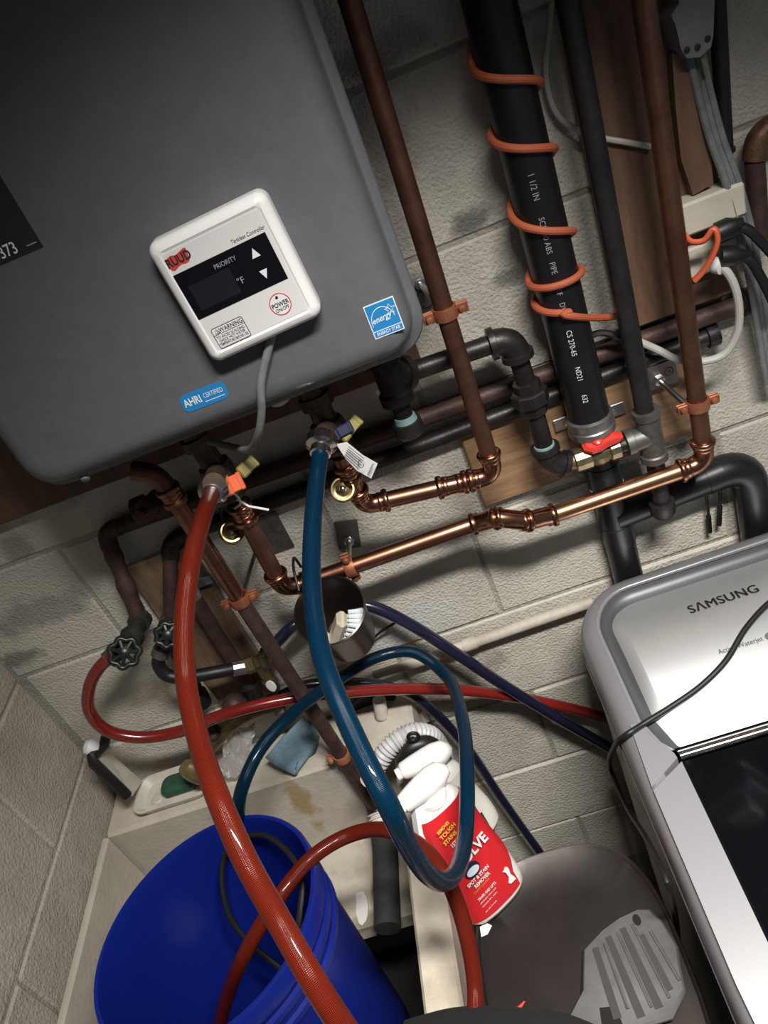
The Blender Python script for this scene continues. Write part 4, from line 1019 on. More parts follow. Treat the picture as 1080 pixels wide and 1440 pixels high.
for lab, q in [('upper black plug and cord below the pale wooden block', [(1005, 330, 1.0), (1032, 318, 1), (1050, 322, 1), (1075, 345, 1), (1105, 380, 1)]), ('lower black plug and cord below the pale wooden block', [(1010, 362, 1), (1032, 360, 1), (1052, 364, 1), (1070, 390, 1), (1090, 430, 1)])]:
    t = thing('power_plug', lab, 'plug', Y(q[0][0], q[0][1], .94))
    pts = [Y(a, b2_, .93 - .004 * i) for i, (a, b2_, _) in enumerate(q)]
    d = (pts[1] - pts[0])
    obj('plug_body', MB().lathe([(.009, 0), (.0135, .003), (.0135, .018), (.009, .026), (.006, .034)], pts[0], d, 12), m_rubber, t)
    obj('cord', MB().tube(crom([pts[0] + d * .8] + pts[1:], 6), .0062, 10), m_rubber, t)
t = thing('grey_flex', 'pale grey looped cable with white connector right of copper pipe', 'cable', Y(1020, 500, .93))
P_ = crom([Y(1004, 372, .935), Y(1016, 376, .925), Y(1030, 395, .92), Y(1039, 430, .92), Y(1036, 470, .925), Y(1018, 498, .93), Y(990, 508, .935), Y(955, 506, .95), Y(925, 492, .955), Y(898, 480, .96)], 8)
obj('flex_tube', MB().tube(P_, .0052, 10), m_greycable_l, t)
obj('connector', MB().lathe([(.006, -.006), (.010, -.005), (.010, .006), (.006, .007)], P_[4], P_[4] - P_[0], 14), m_white, t, 'white connector')
P_ = crom([Y(962, 330, .925), Y(972, 340, .92), Y(990, 338, .915), Y(1004, 322, .91), Y(1009, 335, .908), Y(1002, 360, .912), Y(988, 382, .92), Y(977, 394, .925)], 6)
single('orange_tie', MB().tube(P_, .0062, 10, flat=(1, .6)), m_orange_b, 'bright orange cord end looped right of the copper pipe', 'cord', P_[-1])
# thin black loop behind stack at right
P_ = crom([Y(826, 474, .955), Y(845, 468, .95), Y(866, 472, .945), Y(880, 480, .955), Y(900, 487, .965)], 6)
single('black_loop', MB().tube(P_, .0048, 8), m_rubber, 'black cable loop between the drain stack and black gas riser', 'cable', P_[0])
# dangling wires under the side branch
for lab, q in [('left of the two thin black wires hanging over the washer', [(992, 682), (996, 720), (998, 748)]), ('right of the two thin black wires hanging over the washer', [(1012, 676), (1013, 705), (1011, 738)])]:
    t = thing('hanging_wire', lab, 'wire', Y(*q[-1], .985), 'wires hanging behind the washer')
    P_ = [Y(a, b2_, .985) for a, b2_ in q]
    obj('wire', MB().tube(P_, .0026, 8), m_rubber, t)
    obj('wire_end', MB().tube([lerp(P_[1], P_[2], .2), P_[2]], .0042, 8), m_rubber, t)

# painted conduit along the wall
A_, B_ = Y(520, 940, .982), Y(836, 858, .982)
t = thing('painted_conduit', 'cream painted conduit running along the wall to the washer', 'conduit', A_)
A_ = Vector((A_.x, .982, (A_.z + B_.z) / 2 - .004)); B_ = Vector((B_.x, .982, (A_.z) + .006))
m_cond = M('painted_conduit', (.52, .48, .41), .6, col2=(.36, .32, .26), scale=25, bump=.2)
pipe(t, A_, B_, .0098, m_cond)
obj('joint', MB().tube([lerp(A_, B_, .42), lerp(A_, B_, .48)], .0118, 14), m_cond, t)

# ------------------------------------------------------------------ behind the bottles: stand pipe, black ring, corrugated hose
t = thing('stand_pipe', 'grey galvanised stub pipe behind the thick blue hose', 'pipe', Y(543, 1050, .95))
P_ = [Y(533, 984, .955), Y(537, 1006, .955), Y(546, 1056, .955)]
pipe(t, P_[0], P_[1], .0118, m_cream, 'painted_end'); pipe(t, P_[1], P_[2], .0132, m_galv, 'pipe')
t = thing('drain_ring', 'black round rubber ring behind the grey stub pipe', 'ring', Y(520, 1010, .985))
c = Y(527, 1000, .985)
obj('ring_body', MB().lathe([(.040, .0), (.044, .004), (.050, .010), (.046, .016), (.036, .012), (.020, .006), (.001, .006)], Vector((c.x, .998, c.z)), (0, -1, 0), 30), m_rubber, t)
c = Y(585, 1010, .985)
t = thing('wall_plate', 'beige painted plate on the wall above the corrugated hose', 'plate', c)
obj('plate', MB().box(Vector((c.x - .008, .993, c.z)), (.06, .010, .05), bev=.002), m_cream, t)
obj('screw', MB().lathe([(.004, 0), (.004, .002), (.001, .003)], Vector((c.x + .012, .988, c.z + .012)), (0, -1, 0), 8), m_galv, t)
gpts = [Y(520, 1100, .80), Y(536, 1066, .81), Y(556, 1043, .82), Y(580, 1031, .83), Y(604, 1034, .84), Y(619, 1052, .85), Y(628, 1080, .86), Y(634, 1115, .87)]
P_ = crom(gpts, 22); rad = []
for i in range(len(P_)): rad.append(.0148 + .0021 * math.cos(2 * PI * i / 4.4))
t = thing('washer_drain_hose', 'pale grey corrugated drain hose arching behind the spray bottles', 'hose', gpts[-1])
obj('corrugated_tube', MB().tube(P_, rad, 16), m_corr, t, ang=80)
t = thing('hose_hook', 'black plastic hook holding the corrugated drain hose', 'hook', gpts[-1])
hp = [Y(563, 1070, .80), Y(578, 1052, .805), Y(598, 1046, .81), Y(617, 1056, .815), Y(627, 1074, .82), Y(634, 1098, .83)]
obj('hook_body', MB().tube(crom(hp, 6), [.010 + .004 * math.sin(PI * i / 30) for i in range(31)], 12), m_rubber, t)
rg = Y(581, 1036, .80)
obj('hook_ring', MB().tube([rg + Vector((.008 * math.cos(a), 0, .008 * math.sin(a))) for a in [2 * PI * k / 16 for k in range(17)]], .003, 8), m_rubber, t)

# ------------------------------------------------------------------ tub ledge clutter
LZ = TZ - .0055
# soap dish with soap
c = Z(232, 1100, LZ)
m0 = Z(196, 1118, LZ + .012); m1 = Z(290, 1092, LZ + .012)
t = thing('soap_dish', 'worn white soap dish on the tub ledge left of the red hose', 'dish', Vector((c.x, .93, LZ)))
dx0, dx1, dy0, dy1 = m0.x - .002, m1.x + .012, .893, .975
def rr2(x0, x1, y0, y1, r, z, n=5):
    return [Vector((v.x, v.z, z)) for v in rrect(x0, x1, y0, y1, r, 0, n)]
ls = [rr2(dx0 + .012, dx1 - .012, dy0 + .01, dy1 - .01, .02, LZ), rr2(dx0, dx1, dy0, dy1, .022, LZ + .016), rr2(dx0, dx1, dy0, dy1, .022, LZ + .019),
      rr2(dx0 + .004, dx1 - .004, dy0 + .004, dy1 - .004, .02, LZ + .019), rr2(dx0 + .016, dx1 - .016, dy0 + .012, dy1 - .012, .015, LZ + .006)]
obj('dish_body', MB().loops(ls), m_cream, t, ang=40)
c = Z(252, 1092, LZ + .02)
t = thing('soap_bar', 'green bar of soap lying in the white soap dish', 'soap', Vector((c.x, .932, LZ + .006)))
ls = [rr2(c.x - .034 + i_, c.x + .036 - i_, .915 + i_ * .6, .955 - i_ * .6, .016 - i_ * .5, LZ + .0065 + z_) for i_, z_ in [(.006, 0), (.0, .006), (.0, .014), (.004, .019), (.012, .021)]]
obj('soap_body', MB().loops(ls), m_green, t, ang=60)
obj('soap_scum', MB().lathe([(.012, 0), (.010, .003), (.004, .004)], Vector((c.x - .048, .925, LZ + .0065)), (0, 0, 1), 12), m_cream, t, 'pale soap residue')
# black edged rack with white knob
t = thing('bottle_rack', 'pale end plate with black edge and white knob on the tub corner', 'rack', Z(180, 1118, LZ))
A_ = Vector((-.806, .985, LZ + .055)); q = [Y(148, 1052, .985), Y(122, 1068, .90), Y(181, 1120, .885), Y(198, 1108, .90)]
pl = [Y(142, 1052, .97), Y(128, 1066, .915), Y(182, 1121, .905), Y(196, 1100, .96)]
obj('end_plate', MB().prism(pl, (.006, .0, .0)), m_cream, t)
obj('black_edge', MB().tube([Y(150, 1034, .965), Y(146, 1048, .95), Y(129, 1065, .912), Y(131, 1072, .908), Y(179, 1119, .900)], .0092, 8), m_rubber, t)
obj('white_knob', MB().lathe([(.006, 0), (.0135, .004), (.0145, .014), (.011, .022), (.004, .025)], Y(138, 1053, .935), Vector((-.5, -.2, .75)), 16), m_paper, t, 'white knob')
# old brass faucet of the tub
t = thing('tub_faucet', 'old tarnished brass tub faucet behind the tall red hose', 'faucet', Y(300, 1050, .93))
c = Y(276, 1086, .90)
obj('spout', MB().lathe([(.004, -.030), (.014, -.027), (.0195, -.015), (.021, .0), (.0195, .015), (.014, .027), (.006, .032)], c, Vector((.35, .1, -1)), 20, flat=(1, .8)), M('spout_brass', (.42, .32, .16), .42, .7, var=.4, scale=60), t)
body = [Y(285, 1060, .925), Y(318, 1022, .94), Y(350, 1000, .945), Y(395, 985, .95)]
obj('faucet_body', MB().tube(crom(body, 5), .016, 12), m_brass_old, t, ang=60)
c = Y(330, 992, .935)
obj('bonnet', MB().lathe([(.019, -.012), (.021, .0), (.019, .010), (.013, .018), (.006, .021)], c, Vector((-.1, -.5, .8)), 18), m_rustpipe, t)
c = Y(300, 1030, .93); obj('bonnet', MB().lathe([(.014, -.01), (.015, .0), (.012, .012), (.006, .016)], c, Vector((-.1, -.6, .6)), 14), m_rustpipe, t)
c = Y(398, 1000, .94); obj('chrome_nut', MB().lathe([(.010, -.012), (.012, -.011), (.012, .010), (.010, .012)], c, Vector((1, -.2, .2)), 6), m_chrome, t)
# crumpled clear plastic
t = thing('plastic_wrap', 'crumpled clear plastic wrap on the ledge beside the red hose', 'wrap', Z(335, 1085, LZ))
b = MB(); n_ = 9; vs = []
P00, P10, P01, P11 = Y(318, 1032, .965), Y(362, 1018, .965), Y(312, 1100, .905), Y(356, 1085, .905)
random.seed(3)
for i in range(n_):
    for j in range(n_):
        p_ = lerp(lerp(P00, P10, i / 8), lerp(P01, P11, i / 8), j / 8); vs.append(p_ + Vector((random.uniform(-.003, .003), random.uniform(-.010, .004), random.uniform(0, .012))))
b.add(vs, [(i * n_ + j, (i + 1) * n_ + j, (i + 1) * n_ + j + 1, i * n_ + j + 1) for i in range(8) for j in range(8)])
obj('sheet', b, m_clear, t, smooth=False)
# blue cloth
t = thing('blue_cloth', 'folded stiff blue cloth on the tub ledge beside the brown pipe', 'cloth', Z(405, 1080, LZ))
top_ = [Y(424, 1008, .945), Y(437, 1020, .945), Y(447, 1035, .94), Y(440, 1058, .92), Y(428, 1062, .905)]
bot_ = [Y(374, 1064, .905), Y(384, 1073, .895), Y(400, 1082, .888), Y(416, 1090, .880), Y(418, 1088, .880)]
b = MB(); N = 5; vs = []
for k in range(6):
    s_ = k / 5
    for i in range(N):
        vs.append(lerp(top_[i], bot_[i], s_) + Vector((0, -.006 * math.sin(PI * s_), .006 * math.sin(PI * s_))))
fr_ = [(k * N + i, (k + 1) * N + i, (k + 1) * N + i + 1, k * N + i + 1) for k in range(5) for i in range(N - 1)]
b.add(vs, fr_)
o = obj('cloth_sheet', b, m_sponge, t, ang=60)
md = o.modifiers.new('thick', 'SOLIDIFY'); md.thickness = .006; md.offset = 1
# ------------------------------------------------------------------ bucket
bc_ = Vector((-.4963, .5504, -.8266)); bn_ = Vector((-.059, .107, 1)).normalized(); rB = .150
t = thing('blue_bucket', 'big blue plastic bucket leaning in the concrete tub', 'bucket', bc_ - bn_ * .37)
obj('bucket_wall', MB().lathe([(rB * .86, -.368), (rB * .87, -.365), (rB * .965, -.075), (rB * 1.0, -.074), (rB * 1.0, -.066), (rB * .968, -.064), (rB * .972, -.050), (rB * 1.01, -.049), (rB * 1.01, -.041), (rB * .975, -.039), (rB * .978, -.027), (rB * 1.025, -.026), (rB * 1.03, -.002), (rB * 1.015, .002), (rB * .985, .001), (rB * .965, -.012), (rB * .955, -.07), (rB * .85, -.360), (.001, -.361)], bc_, bn_, 64), m_bucket, t, ang=50)
hl = []
for k in range(21):
    a = math.radians(-80 + 175 * k / 20)
    u = bn_.cross(Vector((0, 1, 0))).normalized(); v = bn_.cross(u)
    hl.append(bc_ - bn_ * (.034 + .03 * math.sin(PI * k / 20)) + (u * math.cos(a) + v * math.sin(a)) * rB * 1.06)
obj('bail_handle', MB().tube(hl, .003, 8), m_zinc, t)
# pump with cord in the bucket
pc = bc_ - bn_ * .357
t = thing('utility_pump', 'black pump sitting at the bottom inside the blue bucket', 'pump', pc)
ctr = pc + Vector((.035, .02, 0))
obj('pump_body', MB().lathe([(.055, 0), (.06, .01), (.06, .05), (.05, .06), (.048, .11), (.04, .13), (.015, .135)], ctr, bn_, 24), m_rubber, t)
obj('pump_outlet', MB().lathe([(.016, 0), (.016, .02), (.019, .021), (.019, .04), (.015, .042)], ctr + bn_ * .12 + Vector((-.02, -.01, 0)), bn_ + Vector((-.3, .1, 0)), 16), m_chrome, t)
obj('brass_adapter', MB().lathe([(.014, 0), (.018, .002), (.018, .02), (.012, .024)], ctr + bn_ * .10 + Vector((.02, -.04, 0)), bn_ + Vector((.1, -.4, 0)), 8), m_brass_old, t)
cd = crom([ctr + bn_ * .13, bc_ + Vector((-.02, .06, -.10)), bc_ + Vector((.0, .115, -.035)), bc_ + Vector((.06, .115, -.02)), bc_ + Vector((.115, .05, -.03)), bc_ + Vector((.10, -.01, -.06)), bc_ + Vector((.06, -.03, -.14)), ctr + bn_ * .11 + Vector((.02, -.02, 0))], 8)
obj('pump_cord', MB().tube(cd, .0042, 8), m_rubber, t)

# ------------------------------------------------------------------ bottles
obj('rear_ledge', MB().box((-.186, .735, LIDZ - .012), (.064, .125, .02), bev=.002), m_steel, bpy.data.objects['steel_bin'])
def spray_bottle(label, base, rz, H, wd, dp, lean):
    t = thing('spray_bottle', label, 'bottle', base)
    Rz = Matrix.Rotation(rz, 3, 'Z'); nb = Rz @ Vector((0, 1, 0))
    Rz = Matrix.Rotation(lean, 3, Vector((0, 0, 1)).cross(nb)) @ Rz
    def ell(wx, wy, z, n=2.6, seg=36):
        return [Rz @ Vector((v.x, v.y, z)) + base for v in superell(0, 0, wx / 2, wy / 2, 0, n, seg)]
    prof = [(.90, .9, .0), (.98, .98, .006), (1.0, 1.0, .02), (1.0, 1.0, H * .10), (.97, .98, H * .20), (.88, .94, H * .33), (.82, .90, H * .41), (.80, .86, H * .48), (.80, .82, H * .55), (.76, .76, H * .61), (.66, .68, H * .645), (.46, .56, H * .660), (.34, .50, H * .665)]
    obj('bottle_body', MB().loops([ell(wd * a, dp * b2_, z) for a, b2_, z in prof]), m_bottle, t, ang=70)
    # label shell follows the body, a hair proud of it
    def shell(z0, z1, a0, a1, m, name, lab=None, grow=1.032, hole=None):
        ls = []; zs = [z0 + (z1 - z0) * k / 14 for k in range(15)]
        b = MB(); seg = 24; vs = []
        for z in zs:
            for i in range(len(prof) - 1):
                if prof[i][2] <= z <= prof[i + 1][2] + 1e-6:
                    s_ = (z - prof[i][2]) / (prof[i + 1][2] - prof[i][2]); wx = wd * lerp(prof[i][0], prof[i + 1][0], s_); wy = dp * lerp(prof[i][1], prof[i + 1][1], s_); break
            for k in range(seg + 1):
                e0 = a0(z) if callable(a0) else a0; e1 = a1(z) if callable(a1) else a1
                a = math.radians(e0 + (e1 - e0) * k / seg); c, s2 = math.cos(a), math.sin(a)
                vs.append(Rz @ Vector((wx / 2 * grow * math.copysign(abs(c) ** (2 / 2.6), c), wy / 2 * grow * math.copysign(abs(s2) ** (2 / 2.6), s2), z)) + base)
        b.add(vs, [(i * (seg + 1) + k, i * (seg + 1) + k + 1, (i + 1) * (seg + 1) + k + 1, (i + 1) * (seg + 1) + k) for i in range(14) for k in range(seg)])
        return obj(name, b, m, t, lab, ang=70)
    # neck, sprayer
    zN = H * .665
    up = Rz @ Vector((0, 0, 1)); fw = Rz @ Vector((-1, 0, 0)); sd = Rz @ Vector((0, -1, 0))
    o = base
    obj('collar', MB().lathe([(wd * .16, zN - .002), (wd * .20, zN), (wd * .20, zN + .008), (wd * .17, zN + .010)], o, up, 24), m_bottle, t)
    return t, Rz, shell, o, fw, sd, zN
LEAN = math.radians(12); H = .310; WD = .106; DP = .058
bb = Vector((-.158, .598, LIDZ + .002)) + Vector((-.5, .866, 0)) * (DP / 2) + Vector((0, 0, math.sin(LEAN) * DP / 2))
t, Rz, shell, o, fw, sd, zN = spray_bottle('red labelled spot remover spray bottle on the steel bin behind the blue hose', bb, math.radians(30), H, WD, DP, LEAN)
sh = shell(H * .035, H * .640, lambda z: -172, lambda z: -8 - 44 * max(0, min(1, 1 - (z - H * .12) / .045)), m_redlabel, 'red_label', 'red printed label')
def lab_text(s_, size, u, z, m, bold=.01, sx=.8, rot=0.0, align='LEFT', shear=0):
    P_ = base_pt(u, z); x_ = Rz @ Vector((1, 0, 0)); y_ = Rz @ Vector((0, 0, 1))
    c_, s2 = math.cos(rot), math.sin(rot)
    text('label_print', s_, size, P_, x_ * c_ + y_ * s2, y_ * c_ - x_ * s2, m, sh, align, bold, sx=sx, shear=shear)
def base_pt(u, z): return bb + Rz @ Vector((u, -DP / 2 * 1.032 - .0018, z))
lab_text('REMOVES', .0075, -.026, H * .600, m_print_y, .02, .66, .12)
lab_text('TOUGH', .0095, -.026, H * .568, m_print_y, .02, .80, .12)
lab_text('STAINS', .0095, -.026, H * .533, m_print_y, .02, .74, .12)
lab_text('1ST TIME', .0098, -.020, H * .496, m_print_w, .03, .68, .12)
lab_text('EVERY TIME', .0050, -.018, H * .470, m_print_w, .01, .72, .12)
lab_text('RESOLVE', .0250, -.044, H * .375, m_print_w, .035, .74, .16)
lab_text('SPOT & STAIN', .0085, -.030, H * .265, m_print_w, .03, .74, .06)
lab_text('REMOVER', .0085, -.022, H * .235, m_print_w, .03, .74, .06)
lab_text('CARPET CLEANER', .0046, -.028, H * .210, m_print_o, .0, .8, .06)
lab_text('TRAPS AND LIFTS', .0068, -.028, H * .165, m_print_w, .02, .64, .06)
lab_text('eliminates odors and', .0045, -.028, H * .142, m_print_w, .0, .8, .06)
lab_text('removes dirt, stains', .0045, -.028, H * .120, m_print_w, .0, .8, .06)
lab_text('pet safe formula', .0042, -.028, H * .085, m_print_w, .0, .8, .06)
# pale circle emblem and blue swirl
ec = base_pt(-.012, H * .322)
xx = Rz @ Vector((1, 0, 0))
obj('emblem', MB().prism([ec + xx * .0125 * math.cos(a) + Rz @ Vector((0, 0, .0125)) * math.sin(a) for a in [2 * PI * k / 24 for k in range(24)]], Rz @ Vector((0, -.0003, 0))), m_bluev, sh, 'dark blue round emblem')
obj('emblem', MB().prism([ec + Rz @ Vector((0, -.0005, 0)) + xx * (.0105 * math.cos(a)) + Rz @ Vector((0, 0, .0068 * math.sin(a) - .002)) for a in [2 * PI * k / 24 for k in range(24)]], Rz @ Vector((0, -.0002, 0))), M('emblem_pale', (.62, .70, .78), .5), sh)
# small sitting pet outline at lower right of the label
pet = [(0, 0), (.010, 0), (.009, .006), (.0065, .014), (.008, .022), (.0075, .028), (.004, .031), (.0015, .028), (-.002, .027), (.0015, .022), (.002, .012), (-.003, .004)]
obj('emblem', MB().prism([base_pt(.024 + u, H * .10 + v) for u, v in pet], Rz @ Vector((0, -.0002, 0))), m_paper, sh, 'white pet silhouette')
# trigger head: shroud, nozzle, trigger
def head(P0, fwd, t, m, up):
    s_ = fwd.cross(up).normalized()
    def sec(px_, pz, wy, hz, tilt=0):
        o_ = []
        for k in range(14):
            a = 2 * PI * k / 14; c, s2 = math.cos(a), math.sin(a)
            o_.append(P0 + fwd * (px_ + hz * s2 * tilt) + up * (pz + hz * s2) + s_ * wy * c)
        return o_
    obj('sprayer_head', MB().loops([sec(-.040, .040, .006, .004, .3), sec(-.034, .041, .014, .013, .3), (sec(-.018, .040, .0175, .019, .2)), sec(.0, .041, .0175, .019), sec(.020, .044, .0155, .016), sec(.038, .046, .013, .0135), sec(.042, .046, .011, .011)]), m, t, ang=60)
    obj('nozzle', MB().loops([sec(.042, .046, .009, .009), sec(.050, .046, .009, .009), sec(.0505, .046, .003, .003)]), m, t)
    obj('sprayer_neck', MB().loops([[P0 + fwd * (.015 * math.cos(a)) + s_ * (.013 * math.sin(a)) for a in [2 * PI * k / 16 for k in range(16)]], [P0 + up * .032 + fwd * (.019 * math.cos(a)) + s_ * (.013 * math.sin(a)) for a in [2 * PI * k / 16 for k in range(16)]]]), m, t)
    ol = [(.020, .034), (.030, .034), (.036, .020), (.046, -.004), (.052, -.028), (.047, -.030), (.038, -.010), (.026, .008), (.016, .018)]
    obj('trigger', MB().prism([P0 + fwd * a + up * b2_ + s_ * .006 for a, b2_ in ol], s_ * -.012), m, t)
fwA = (Rz @ Vector((-1, -.15, 0))).normalized()
head(bb + Rz @ Vector((0, 0, zN - .014)), fwA, t, m_bottle, Rz @ Vector((0, 0, 1)))
# second bottle behind
b2 = Vector((-.172, .706, LIDZ + .002)) + Vector((-.5, .866, 0)) * .026 + Vector((0, 0, math.sin(LEAN) * .026))
t, Rz, shell, o, fw, sd, zN = spray_bottle('white spray bottle with printed back label, behind the red labelled one', b2, math.radians(30), .212, .100, .056, LEAN)
sh2 = shell(.212 * .04, .212 * .60, -165, -15, m_greylabel, 'back_label', 'pale label with fine print')
for k in range(9):
    zc_ = .212 * (.54 - .05 * k)
    text('label_print', 'directions shake well spray area blot', .0045, b2 + Rz @ Vector((-.030, -.056 / 2 * 1.032 - .0018, zc_)), Rz @ Vector((1, 0, 0)), Rz @ Vector((0, 0, 1)), m_print_dim, sh2, 'LEFT', 0, sx=.55)
for k in range(6):
    P_ = b2 + Rz @ Vector((.012 + .008 * (k % 2), -.056 / 2 * 1.032 - .0018, .212 * (.12 + .05 * (k // 2))))
    obj('label_print', MB().box(P_, (.006, .0006, .010), Rz), m_valve, sh2)
sh3 = shell(.212 * .16, .212 * .40, -14, 12, m_redlabel, 'side_label', 'red side stripe')
fwB = (Rz @ Vector((-1, .25, 0))).normalized()
head(b2 + Rz @ Vector((0, 0, zN - .014)), fwB, t, m_bottle, Rz @ Vector((0, 0, 1)))

# ------------------------------------------------------------------ washing machine
WX0, WX1, WY0, WY1 = .070, .77, .25, .941
def wz(y): return -.855 - .16 * (.928 - y)
t = washer = thing('washing_machine', 'silver top loading washing machine with black glass lid', 'washing machine', ((WX0 + WX1) / 2, (WY0 + WY1) / 2, ZF))
def wloop(ins, dz, r, plane=True, n=8, x1=None, y0=None, x0=None, y1=None, zabs=None):
    xa = (WX0 if x0 is None else x0) + ins; xb = (WX1 if x1 is None else x1) - ins; ya = (WY0 if y0 is None else y0) + ins; yb = (WY1 if y1 is None else y1) - ins
    o_ = []
    for v in rrect(xa, xb, ya, yb, max(r - ins, .004), 0, n):
        o_.append(Vector((v.x, v.z, (wz(v.z) + dz) if zabs is None else zabs)))
    return o_
ls = [wloop(.008, 0, .075, zabs=ZF + .02), wloop(.006, 0, .08, zabs=-1.10), wloop(.004, -.075, .085)]
obj('cabinet', MB().loops(ls), m_washer_side, t, ang=40)
# top frame ring with rolled outer edge and opening
ls = [wloop(.004, -.078, .09), wloop(.0, -.074, .10), wloop(.0, -.035, .10), wloop(.003, -.016, .10), wloop(.010, -.005, .10), wloop(.020, -.0005, .10), wloop(.030, .0015, .10), wloop(.0335, .0015, .10)]
obj('top_frame', MB().loops(ls, True, False), m_washer, t, ang=50)
obj('trim_line', MB().tube(wloop(-.0008, -.055, .10)[10:] , .0012, 6), m_washer_trim, t)
# bright bead and console scoop
PX0, PX1, PY0, PY1 = WX0 + .0335, WX1 - .0335, .642, WY1 - .030
def bump(y):                                     # the console swells toward the back and falls to the lid
    k = max(0, min(1, (y - PY0) / (PY1 - .02 - PY0)))
    return .024 * math.sin(PI * k ** 1.25) + .002
def ploop(ins, dz, r, y0=PY0, bw=0.0):
    o_ = []
    n = 8; xa, xb, ya, yb = PX0 + ins, PX1 - ins, y0, PY1 - ins
    r_ = max(r - ins, .01); chx = .025
    ym = yb - r_; yl = ya + .05 + ins * .2
    side_ = [(0, ym + (yl - ym) * k / 6) for k in range(1, 6)] + [(0, yl), (chx * .55, ya + .014), (chx, ya)]
    R_, L_ = [], []
    for k in range(n + 1):
        a = math.radians(90 - 90 * k / n); R_.append((xb - r_ + r_ * math.cos(a), ym + r_ * math.sin(a))); L_.append((xa + r_ - r_ * math.cos(a), ym + r_ * math.sin(a)))
    for dx_, y in side_: R_.append((xb - dx_, y)); L_.append((xa + dx_, y))
    pts2 = R_[::-1] + L_                         # front right, up, over the back, down to front left
    return [Vector((x, y, wz(y) + dz + bw * bump(y))) for x, y in pts2]
obj('console_bead', MB().loops([ploop(-.006, .0005, .068), ploop(-.004, .0025, .068), ploop(-.001, .0025, .068), ploop(.001, -.001, .068)], False, False), m_washer_trim, t, ang=60)
ls = [ploop(.0, .0005, .068), ploop(.002, -.005, .068), ploop(.006, -.010, .068, bw=.1), ploop(.012, -.0135, .068, bw=.3), ploop(.018, -.0158, .068, bw=.6)]
obj('console_border', MB().loops(ls, False, False), M('console_border', (.075, .08, .085), .38, .2), t, 'dark grey scooped border', ang=60)
b = MB(); lp0 = ploop(.018, -.0158, .068, bw=.6); ls = [lp0, ploop(.026, -.0166, .068, bw=.9), ploop(.034, -.0166, .068, bw=1.0)]
b.loops(ls, False, False); n_ = len(lp0); ll = ls[-1]; h_ = n_ // 2
b.add(ll, [(h_ - 1 - k, h_ + k, h_ + k + 1, h_ - 2 - k) for k in range(h_ - 1)])
obj('control_console', b, m_brush, t, 'brushed steel console', ang=60)
# fill below the console and lid frame
obj('inner_deck', MB().box(((WX0 + WX1) / 2, .60, -1.02), (WX1 - WX0 - .03, .66, .10), bev=.004), m_washer_side, t)
sl = Vector((0, 1, .16)).normalized(); nup = sl.cross(Vector((1, 0, 0))) * -1
nup = Vector((0, -.16, 1)).normalized()
CD_ = -.0158
def cons(x, y, lift=.0010): return Vector((x, y, wz(y) - .0166 + bump(y) + lift))
ch = Z(950, 1055, wz(.657)); 
# chrome strip at hinge
obj('hinge_strip', MB().tube([Vector((PX0 + .028, .635, wz(.635) - .004)), Vector((PX1 - .028, .635, wz(.635) - .004))], .0052, 12), m_chrome, t, 'chrome hinge strip')
obj('hinge_strip', MB().tube([Vector((PX0 + .028, .644, wz(.644) - .006)), Vector((PX1 - .028, .644, wz(.644) - .006))], .0028, 10), m_brush, t)
# lid: glass and side arms
def slab(pts2, dz0, dz1): return MB().loops([[Vector((x, y, wz(y) + dz0)) for x, y in pts2], [Vector((x, y, wz(y) + dz1 - .002)) for x, y in pts2], [Vector((lerp(x, sum(p[0] for p in pts2) / len(pts2), .01), lerp(y, sum(p[1] for p in pts2) / len(pts2), .01), wz(y) + dz1)) for x, y in pts2]])
gx0 = PX0 + .0265; gx1 = PX1 - .0265
obj('lid_glass', slab([(gx0, WY0 + .05), (gx1, WY0 + .05), (gx1, .628), (gx0, .628)], -.012, -.0035), m_glass, t, 'smoked black lid glass')
ax0 = WX0 + .012; 
for mir in (0, 1):
    f_ = (lambda x: x) if not mir else (lambda x: WX0 + WX1 - x)
    seq = [(ax0 + .0, .60), (ax0 - .001, .38), (ax0 + .004, WY0 + .03), (gx0, WY0 + .03), (gx0, .625)]
    pts2 = [(f_(x), y) for x, y in seq]
    if mir: pts2 = pts2[::-1]
    obj('lid_arm', slab(pts2, -.014, .003), m_washer_trim, t, 'pale silver lid side')
    seq = [(ax0 + .0, .603), (gx0 - .003, .630), (gx0 - .004, .637), (PX0 + .013, .656), (PX0 + .001, .692), (ax0 + .006, .692)]
    pts2 = [(f_(x), y) for x, y in seq]
    if mir: pts2 = pts2[::-1]
    obj('hinge_cover', slab(pts2, -.014, .002), m_washer_trim, t)
# lettering on the console
m_logo = M('logo_grey', (.035, .033, .035), .4, .3)
P0_ = cons(.227, .852); 
for _d in (-.0005, 0, .0005):
    text('logo_print', 'S\u039bMSUNG', .0245, cons(.284 + _d, .833, .0010 + abs(_d) * .2), (1, 0, 0), cons(0, .838) - cons(0, .828), m_logo, t, 'CENTER', 0, 1.06, sx=.88)
m_small = M('small_print', (.10, .10, .10), .5)
text('logo_print', 'Active Waterjet', .0105, cons(.300, .751, .0014), (1, 0, 0), cons(0, .756) - cons(0, .746), m_small, t, 'RIGHT', 0, sx=.9)
P_ = cons(.312, .751, .0014); sl = (cons(0, .756) - cons(0, .746)).normalized()
obj('mark_print', MB().loops([[P_ + Vector((.0085 * math.cos(a), 0, 0)) + sl * .0062 * math.sin(a) for a in [2 * PI * k / 20 for k in range(20)]]], False, True), m_small, t)
# a round print at the lid's centre right
c = Vector((.40, .45, wz(.45) - .0033))
obj('lid_print', MB().tube([c + Vector((.02 * math.cos(a), 0, 0)) + sl * .02 * math.sin(a) for a in [2 * PI * k / 24 for k in range(25)]], .0008, 5), m_print_w, t)
